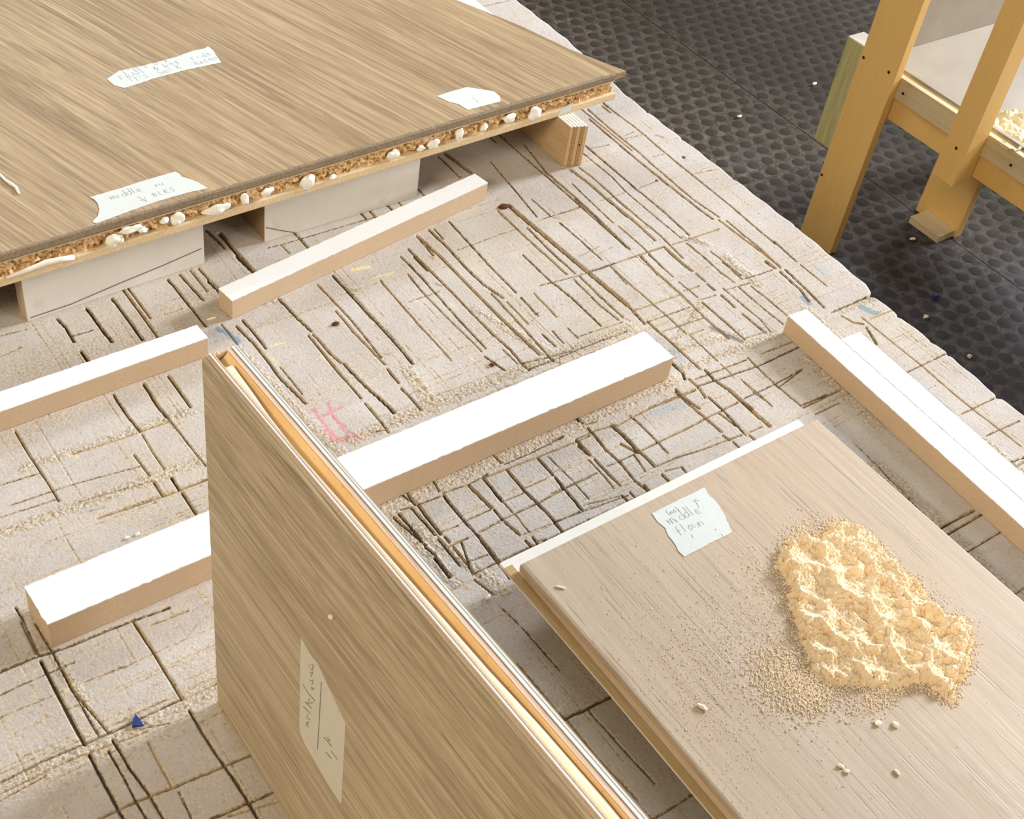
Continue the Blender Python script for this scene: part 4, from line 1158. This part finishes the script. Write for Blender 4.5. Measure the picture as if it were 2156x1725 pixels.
o1, ax, up = frame2((1406, 1085), (1424, 1078), zz); st += write('(no)', o1, ax, up, 0.0042, 1, 0.95)
o1, ax, up = frame2((1412, 1106), (1452, 1089), zz); st += write('middle', o1, ax, up, 0.0068, 2, 0.98)
o1, ax, up = frame2((1430, 1127), (1470, 1111), zz); st += write('flown', o1, ax, up, 0.0064, 3, 1.05)
st += [[at(a, b, zz) for a, b in ((1472, 1069), (1466, 1058), (1463, 1053))], [at(a, b, zz) for a, b in ((1459, 1056), (1463, 1052), (1473, 1055))],
       [at(a, b, zz) for a, b in ((1505, 1113), (1509, 1117))], [at(a, b, zz) for a, b in ((1518, 1124), (1522, 1129))], [at(a, b, zz) for a, b in ((1455, 1125), (1460, 1133))]]
flat_tape('masking_tape', 'square white masking-tape note with an arrow lying on the oak plank', [(1372, 1082), (1410, 1063), (1483, 1027), (1490, 1040), (1501, 1050), (1514, 1066), (1525, 1084), (1533, 1102), (1541, 1122), (1500, 1142), (1441, 1173), (1428, 1161), (1420, 1145), (1408, 1130), (1401, 1113), (1385, 1100)], PZ1, st, group='masking tape notes', seed=14, mat='tape')

# ---------------------------------------------------------------- sawdust heap
SD = [(1640, 1155), (1662, 1135), (1690, 1128), (1720, 1135), (1740, 1108), (1765, 1098), (1800, 1108), (1826, 1122), (1850, 1142), (1862, 1165), (1885, 1185), (1905, 1210), (1930, 1222), (1945, 1250), (1968, 1280), (2000, 1302), (2030, 1298),
      (2042, 1320), (2047, 1350), (2045, 1400), (2030, 1430), (2012, 1445), (2010, 1475), (1995, 1478), (1965, 1455), (1935, 1440), (1900, 1452), (1870, 1458), (1840, 1450), (1800, 1448), (1775, 1450), (1740, 1440), (1715, 1420), (1700, 1390), (1685, 1350), (1672, 1310), (1655, 1270), (1660, 1235), (1632, 1195)]
SP = np.array([[at(a, b, PZ1).x, at(a, b, PZ1).y] for a, b in SD])
CR = [(1700, 1160, .9), (1785, 1180, 1.25), (1800, 1215, 1.1), (1870, 1250, 1.0), (1880, 1280, .9), (1935, 1250, .8), (1945, 1290, .7), (1720, 1235, 1.1), (1700, 1275, .8), (1790, 1300, 1.15), (1775, 1320, .9), (1730, 1345, .9), (1765, 1410, 1.3), (1860, 1400, 1.2), (1870, 1430, 1.0), (1915, 1350, 1.1), (1920, 1385, .9), (1985, 1340, .8), (2010, 1360, .9), (1960, 1300, .7), (1840, 1340, .8), (1990, 1410, .7)]
CC = np.array([[at(a, b, PZ1+0.006).x, at(a, b, PZ1+0.006).y, s] for a, b, s in CR])
g = 0.0007
gx = np.arange(SP[:, 0].min()-0.012, SP[:, 0].max()+0.012, g); gy = np.arange(SP[:, 1].min()-0.012, SP[:, 1].max()+0.012, g)
GX, GY = np.meshgrid(gx, gy)
sd = np.full(GX.shape, 1e9); inside = np.zeros(GX.shape, bool)
for i in range(len(SP)):
    a, b = SP[i], SP[(i+1) % len(SP)]; d = b-a
    tt = np.clip(((GX-a[0])*d[0]+(GY-a[1])*d[1])/(d@d), 0, 1)
    sd = np.minimum(sd, np.hypot(GX-a[0]-tt*d[0], GY-a[1]-tt*d[1]))
    cnd = ((a[1] > GY) != (b[1] > GY)) & (GX < (b[0]-a[0])*(GY-a[1])/(b[1]-a[1]+1e-12)+a[0]); inside ^= cnd
sd = np.where(inside, sd, -sd)
NZ = np.zeros(GX.shape); NF = np.zeros(GX.shape); NB = np.zeros(GX.shape); NC = np.zeros(GX.shape)
for i in range(GX.shape[0]):
    for j in range(GX.shape[1]):
        p = Vector((GX[i, j]*220, GY[i, j]*220, 1)); NZ[i, j] = mnoise.noise(p); NF[i, j] = mnoise.noise(p*2.9); NB[i, j] = mnoise.noise(p*0.42); NC[i, j] = mnoise.noise(p*0.42+Vector((31, 7, 0)))
fd = np.full(GX.shape, 1e9); f2 = np.full(GX.shape, 1e9)
for cx, cy, s in CC:
    d = np.hypot(GX-cx+NB*0.005+NZ*0.002, (GY-cy)+NC*0.005+NF*0.001)/s
    m = d < fd; f2 = np.where(m, fd, np.minimum(f2, d)); fd = np.where(m, d, fd)
ridge = np.exp(-((f2-fd)/0.0038)**2)
rim = np.clip((sd+0.004*NZ+0.002*NF)/0.008, 0, 1); rim = rim*rim*(3-2*rim)
H = rim*(0.0028 + 0.0050*np.clip(fd/0.015, 0, 1)**1.6 + 0.0030*ridge*np.clip(fd/0.006, 0, 1)*(0.6+0.8*NB) + 0.0022*NB) + 0.0014*NZ*rim + 0.0014*NF*rim + rng.normal(0, 0.00032, GX.shape)*(rim > 0.05)
# thin dusting beyond the heap
H = np.where(rim > 0.03, H, -0.0004)
pile = obj('sawdust_heap', grid_mesh('sawdust_heap', GX, GY, TZ+PZ1+H), None, origin=(SP[:, 0].mean(), SP[:, 1].mean(), TZ+PZ1), smooth=True)
t = NT('sawdust'); v = t.coord(); n1 = t.noise(v, 120, 4, 0.7); n2 = t.noise(v, 520, 4, 0.75)
c = t.mix(t.step(n1, 0.3, 0.7), (0.92, 0.67, 0.39), (0.99, 0.83, 0.60)); c = t.mix(t.step(n2, 0.5, 0.75, 0, 0.6), c, (1.0, 0.92, 0.76)); c = t.mix(t.step(n2, 0.42, 0.30, 0, 0.5), c, (0.72, 0.50, 0.27))
t.bump(n2, 0.7, 0.0013); M['dust'] = t.done(c, 0.9, 0.05); pile.data.materials.append(M['dust'])
# cut away the skirt that lies below the plank
bmx = bmesh.new(); bmx.from_mesh(pile.data); dead = [v for v in bmx.verts if v.co.z < -0.00035 and all(e_.other_vert(v).co.z < -0.00035 for e_ in v.link_edges)]
bmesh.ops.delete(bmx, geom=dead, context='VERTS'); bmx.to_mesh(pile.data); bmx.free()
tag(pile, 'heap of pale orange sawdust pressed with finger dents on the oak plank', 'sawdust', kind='stuff')
def grains(name, pts, sizes, z, mat, parent):
    n = len(pts); V = []; F = []
    base = np.array([[1, 0, 0], [-.5, .87, 0], [-.5, -.87, 0], [0, 0, .9], [0.1, 0, -0.3]])
    tri = [(0, 1, 3), (1, 2, 3), (2, 0, 3), (1, 0, 4), (2, 1, 4), (0, 2, 4)]
    A = rng.uniform(0, 6.28, n); el = rng.uniform(0.5, 1.6, n)
    for k in range(n):
        ca, sa = math.cos(A[k]), math.sin(A[k]); b = base*np.array([el[k], 1, 0.9])*sizes[k]*0.82
        V.append(np.stack([b[:, 0]*ca-b[:, 1]*sa+pts[k][0], b[:, 0]*sa+b[:, 1]*ca+pts[k][1], b[:, 2]+z+sizes[k]*0.3], 1))
        F += [(a+5*k, b_+5*k, c_+5*k) for a, b_, c_ in tri]
    me = bpy.data.meshes.new(name); me.from_pydata(np.concatenate(V).tolist(), [], F)
    return obj(name, me, mat, parent, kind='stuff')
gp = []; gz = []
def scatter(pxc, n, sx, sy, smin, smax, z=PZ1):
    c = at(pxc[0], pxc[1], z)
    for _ in range(n):
        x, y = rng.normal(c.x, sx), rng.normal(c.y, sy)
        if 0.4525 < x < 0.772 and y < 0.445: gp.append((x, y)); gz.append(rng.uniform(smin, smax)*rng.choice([0.6, 0.8, 1.0, 1.3]))
scatter((1660, 1420), 2400, 0.016, 0.014, 0.0005, 0.0011); scatter((1700, 1460), 1400, 0.014, 0.010, 0.0005, 0.0012); scatter((1600, 1340), 1200, 0.030, 0.026, 0.0003, 0.0008)
scatter((1500, 1420), 1200, 0.026, 0.030, 0.0003, 0.0007); scatter((1840, 1470), 600, 0.014, 0.006, 0.0005, 0.0010); scatter((1700, 1120), 500, 0.012, 0.008, 0.0004, 0.0009)
scatter((1640, 1240), 500, 0.010, 0.020, 0.0004, 0.0009); scatter((1950, 1270), 400, 0.016, 0.018, 0.0003, 0.0007); scatter((1400, 1330), 700, 0.045, 0.06, 0.0002, 0.0006)
scatter((1480, 1560), 500, 0.02, 0.04, 0.0002, 0.0006); scatter((1650, 1250), 1000, 0.07, 0.07, 0.0002, 0.0005); scatter((1700, 1600), 250, 0.05, 0.04, 0.0003, 0.0006)
for i in range(len(SP)):
    a, b = SP[i], SP[(i+1) % len(SP)]
    for _ in range(70):
        u = rng.random(); q = a+(b-a)*u+rng.normal(0, 0.0028, 2); gp.append(tuple(q)); gz.append(rng.uniform(0.0004, 0.0012))
grains('scattered_grains', gp, gz, TZ+PZ1, M['bit'], pile)
# a light dusting of grains on the bench top: countless
gp = []; gz = []
for cx, cy, n_, sx, sy in ((0.38, 0.45, 260, 0.02, 0.06), (0.66, 0.56, 350, 0.10, 0.012), (0.5, 0.72, 260, 0.14, 0.08), (0.75, 0.66, 400, 0.10, 0.05), (0.12, 0.55, 260, 0.08, 0.1), (0.91, 0.56, 200, 0.03, 0.03), (0.45, 0.55, 240, 0.1, 0.02)):
    for _ in range(n_): gp.append((rng.normal(cx, sx), rng.normal(cy, sy))); gz.append(rng.uniform(0.0003, 0.0008))
gr = [(p, s) for p, s in zip(gp, gz) if p[0] < 1.0]
grains('loose_sawdust', [p for p, s in gr], [s for p, s in gr], TZ, M['bit'], None)
tag(bpy.data.objects['loose_sawdust'], 'fine loose sawdust grains strewn over the scored bench top', 'sawdust')

# ---------------------------------------------------------------- small bits
def bit(name, px, py, z, s, mat, label, cat, group=None, seed=1, amp=0.4, rot=0.0):
    c = at(px, py, z) + Vector((0, 0, s[2]*0.8))
    return tag(obj(name, blob(c, s[0], s[1], s[2], seed, 2, amp, rot), M[mat], smooth=False), label, cat, group)
G1 = 'wood chips on the oak plank'
bit('wood_chip', 1478, 1491, PZ1, (0.0018, 0.0042, 0.0014), 'bit', 'largest pale wood chip left of the heap on the oak plank', 'chip', G1, 1, 0.3, 0.3)
bit('wood_chip', 1885, 1528, PZ1, (0.0022, 0.0026, 0.0014), 'bit', 'squarish pale chip below the sawdust heap', 'chip', G1, 2, 0.3)
bit('wood_chip', 1770, 1615, PZ1, (0.0016, 0.0026, 0.001), 'bit', 'upper of two pale chips close together near the bottom of the plank', 'chip', G1, 3, 0.3, 0.6)
bit('wood_chip', 1782, 1626, PZ1, (0.0018, 0.0018, 0.001), 'bit', 'lower of two pale chips close together near the bottom of the plank', 'chip', G1, 4)
bit('wood_chip', 1848, 1524, PZ1, (0.0028, 0.0020, 0.0012), 'bit', 'low crumbly chip just left of the squarish chip under the heap', 'chip', G1, 5)
bit('wood_chip', 1888, 1628, PZ1, (0.0012, 0.0024, 0.001), 'bit', 'thin lone chip near the lower part of the oak plank', 'chip', G1, 6)
bit('wood_splinter', 1180, 1238, PZ1, (0.0009, 0.0042, 0.0008), 'glue', 'white splinter near the far left corner of the oak plank', 'splinter', None, 7, 0.1, 0.75)
bit('wood_splinter', 445, 672, 0, (0.0050, 0.0011, 0.001), 'bit', 'pale splinter on the bench beside the askew strip end', 'splinter', None, 8, 0.1, -0.1)
G2 = 'crumbs on the bench top'
bit('white_crumb', 1027, 1260, 0, (0.0030, 0.0018, 0.0015), 'glue', 'white crumb in the shade between upright panel and oak plank', 'crumb', G2, 9, 0.2, 0.4)
bit('white_crumb', 268, 1134, 0, (0.0022, 0.0012, 0.001), 'glue', 'left of two white crumbs beside the long white-faced board', 'crumb', G2, 10, 0.2, 0.2)
bit('white_crumb', 290, 1126, 0, (0.0022, 0.0014, 0.001), 'glue', 'right of two white crumbs beside the long white-faced board', 'crumb', G2, 11, 0.2, 0.2)
bit('brown_crumb', 706, 684, 0, (0.0034, 0.0022, 0.0016), 'brown_bit', 'dark brown crumb in front of the askew white-faced strip', 'crumb', G2, 12)
bit('brown_crumb', 1037, 769, 0, (0.0034, 0.0020, 0.0016), 'brown_bit', 'dark brown crumb behind the long white-faced board', 'crumb', G2, 13)
bit('brown_crumb', 1062, 436, 0, (0.0060, 0.0040, 0.0016), 'brown_bit', 'flaky brown lump at the end of the widest saw cut', 'crumb', G2, 14)
c = [at(a, b, 0) for a, b in ((278, 1533), (303, 1530), (296, 1520), (286, 1507), (281, 1516))]
e = prism([(p.x, p.y) for p in c], TZ, TZ+0.0018, bev=0.0003)
for v_ in e.verts: v_.co.z += 0.0022*mnoise.noise(v_.co*300) if v_.co.z > TZ+0.001 else 0
r = tag(obj('plastic_scrap', e, M['blue']), 'small crumpled blue plastic scrap on the bench near the upright panel', 'scrap')

# ---------------------------------------------------------------- rubber mats on the floor
def mat_mesh(x0, x1, y0, y1):
    p = 0.0455; q = 0.0385; V = []; F = []
    prof_ = [(0.0178, 0.0, 0.0), (0.0166, 0.0006, 0.6), (0.0150, 0.0010, 1.0), (0.0, 0.0011, 1.0)]
    T = []; n = 12; r_ = 0
    y = y0+0.02
    while y < y1-0.02:
        x = x0+0.022+(p/2 if r_ % 2 else 0)
        while x < x1-0.02:
            b = len(V)
            for (rad, z, tv) in prof_[:-1]:
                for k in range(n):
                    a = k*2*math.pi/n; V.append((x+rad*math.cos(a), y+rad*0.92*math.sin(a), z)); T.append(tv)
            V.append((x, y, prof_[-1][1])); T.append(1.0)
            for l in range(2):
                for k in range(n): F.append((b+l*n+k, b+l*n+(k+1) % n, b+(l+1)*n+(k+1) % n, b+(l+1)*n+k))
            for k in range(n): F.append((b+2*n+k, b+2*n+(k+1) % n, b+3*n))
            x += p
        y += q; r_ += 1
    return V, F, T
for nm_, lab, x0, x1, y0, y1 in (('rubber_mat', 'dark bubble-top rubber mat between the workbench and the timber stand', 1.02, 2.4055, 0.2, 3.6), ('rubber_mat', 'dark rubber mat under the timber stand, past the seam', 2.4075, 4.4, 0.2, 3.6)):
    V, F, T = mat_mesh(x0, x1, y0, y1)
    r = thing(nm_, lab, 'mat', ((x0+x1)/2, (y0+y1)/2, 0), 'rubber mats on the floor')
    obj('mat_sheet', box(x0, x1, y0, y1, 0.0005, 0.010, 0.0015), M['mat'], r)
    me = bpy.data.meshes.new('bubble_relief'); me.from_pydata([(a, b, c+0.0099) for a, b, c in V], [], F)
    at_ = me.attributes.new('top', 'FLOAT', 'POINT'); at_.data.foreach_set('value', T)
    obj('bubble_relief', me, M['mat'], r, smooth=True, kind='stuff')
MZ = 0.0135
tag(obj('blue_fleck', blob((2.19, 1.12, MZ+0.003), 0.011, 0.008, 0.004, 3, 2, 0.4), M['blue_bright'] if 'blue_bright' in M else M['blue']), 'small blue fleck lying on the rubber mat', 'scrap')
for i, (px, py, s, lab) in enumerate(((1921, 505, 0.007, 'white crumb beside the foot of the timber stand'), (1948, 669, 0.007, 'white crumb on the mat by the blue fleck'), (1556, 247, 0.007, 'white crumb on the bubble mat beyond the table edge'), (2040, 752, 0.006, 'white crumb on the mat nearest the notched bench edge'), (1519, 440, 0.007, 'pale crumb on the mat close to the bench edge'), (1714, 178, 0.006, 'white crumb on the dark mat left of the stand'))):
    c = at(px, py, MZ-TZ)
    tag(obj('floor_crumb', blob(c+Vector((0, 0, 0.003)), s, s*0.7, 0.003, 20+i, 2, 0.5), M['bit']), lab, 'crumb', 'crumbs on the rubber mats')

# ---------------------------------------------------------------- timber stand behind
M['stand'] = wood('varnished_timber', (0.70, 0.42, 0.13), (0.80, 0.50, 0.17), (0.86, 0.57, 0.22), rot=(math.radians(90), 0, 0), ring=3, k=0.6, rings=0.1, poreamt=0.1, rough=0.45, streak=0.12)
M['stand_green'] = wood('greenish_timber', (0.36, 0.32, 0.14), (0.48, 0.42, 0.20), (0.56, 0.50, 0.27), rot=(math.radians(90), 0, 0), ring=3, k=0.8, rings=0.15, poreamt=0.2)
M['stand_pale'] = wood('pale_rail_timber', (0.56, 0.44, 0.25), (0.62, 0.50, 0.30), (0.70, 0.58, 0.38), ring=3, k=0.6, rings=0.15, poreamt=0.12)
M['shelf'] = flat('cream_painted_shelf', (0.37, 0.325, 0.27), 0.5, 0.3, 0.05, 12)
st_ = thing('timber_stand', 'homemade timber stand with cream shelf standing on the rubber mats', 'stand', (2.6, 1.35, 0.0))
FZ = 0.0112
# front frame stands nearer than the rear board leg
obj('leg', box(2.09, 2.111, 1.342, 1.436, FZ, 1.05, 0.001), M['stand'], st_, label='flat board leg')
obj('side_post', box(2.112, 2.160, 1.4365, 1.4965, 0.214, 0.4555, 0.001), M['stand_green'], st_, label='short greenish block with a pale sawn top')
obj('post_cap', box(2.113, 2.159, 1.4375, 1.4955, 0.4556, 0.4572), M['white_dull'], st_)
obj('front_post', box(2.06, 2.1115, 1.117, 1.1685, 0.340, 1.05, 0.0012), M['stand'], st_, label='thick post ending above the floor')
obj('upper_rail', box(2.112, 2.140, 0.30, 1.4355, 0.397, 0.444, 0.0012), M['stand_pale'], st_)
obj('lower_rail', box(2.118, 2.140, 0.30, 1.4355, 0.348, 0.3955, 0.0012), M['stand'], st_)
obj('shelf_board', box(2.141, 2.95, 0.30, 1.4345, 0.415, 0.433), M['shelf'], st_)
obj('shelf_lip', box(2.134, 2.143, 0.30, 1.4345, 0.4441, 0.449), M['shelf'], st_)
obj('end_panel', box(2.141, 2.95, 1.4350, 1.450, 0.397, 1.0), M['shelf'], st_)
obj('leg', box(2.4150, 2.437, 1.2520, 1.3720, FZ, 0.414, 0.001), M['stand'], st_, label='rear board leg in the shade of the post')
obj('foot_block', box(2.358, 2.4140, 1.258, 1.345, FZ, FZ+0.018, 0.001), M['stand_pale'], st_)
obj('leg', box(2.93, 2.95, 1.33, 1.43, FZ, 0.414), M['stand'], st_); obj('leg', box(2.93, 2.95, 0.32, 0.42, FZ, 0.414), M['stand'], st_); obj('leg', box(2.12, 2.14, 0.32, 0.42, FZ, 0.347), M['stand'], st_)
for px, py, x0 in ((1871, 152, 2.0895), (1818, 121, 2.0895), (1730, 368, 2.0895), (1901, 197, 2.1115), (2128, 348, 2.1115), (2013, 312, 2.0595)):
    c = atx(px, py, x0); obj('nail_head', blob(c, 0.0012, 0.0032, 0.0032, 1, 2, 0.1), M['hole'], st_)
# crumpled cream paper on the shelf
e = bmesh.new(); bmesh.ops.create_grid(e, x_segments=26, y_segments=20, size=1)
cc = at(2138, 275, 0.44-TZ)
for v_ in e.verts:
    x, y = v_.co.x*0.075, v_.co.y*0.055
    v_.co = (cc.x+x, cc.y+y, 0.4345+0.020*abs(mnoise.noise(Vector((x*28, y*28, 2))))+0.012*abs(mnoise.noise(Vector((x*70, y*70, 5)))))
M['paper'] = flat('cream_crumpled_paper', (0.72, 0.62, 0.42), 0.6, 0.2, 0.04, 40)
r = tag(obj('crumpled_paper', e, M['paper'], smooth=False), 'crumpled cream paper lying on the shelf of the timber stand', 'paper')
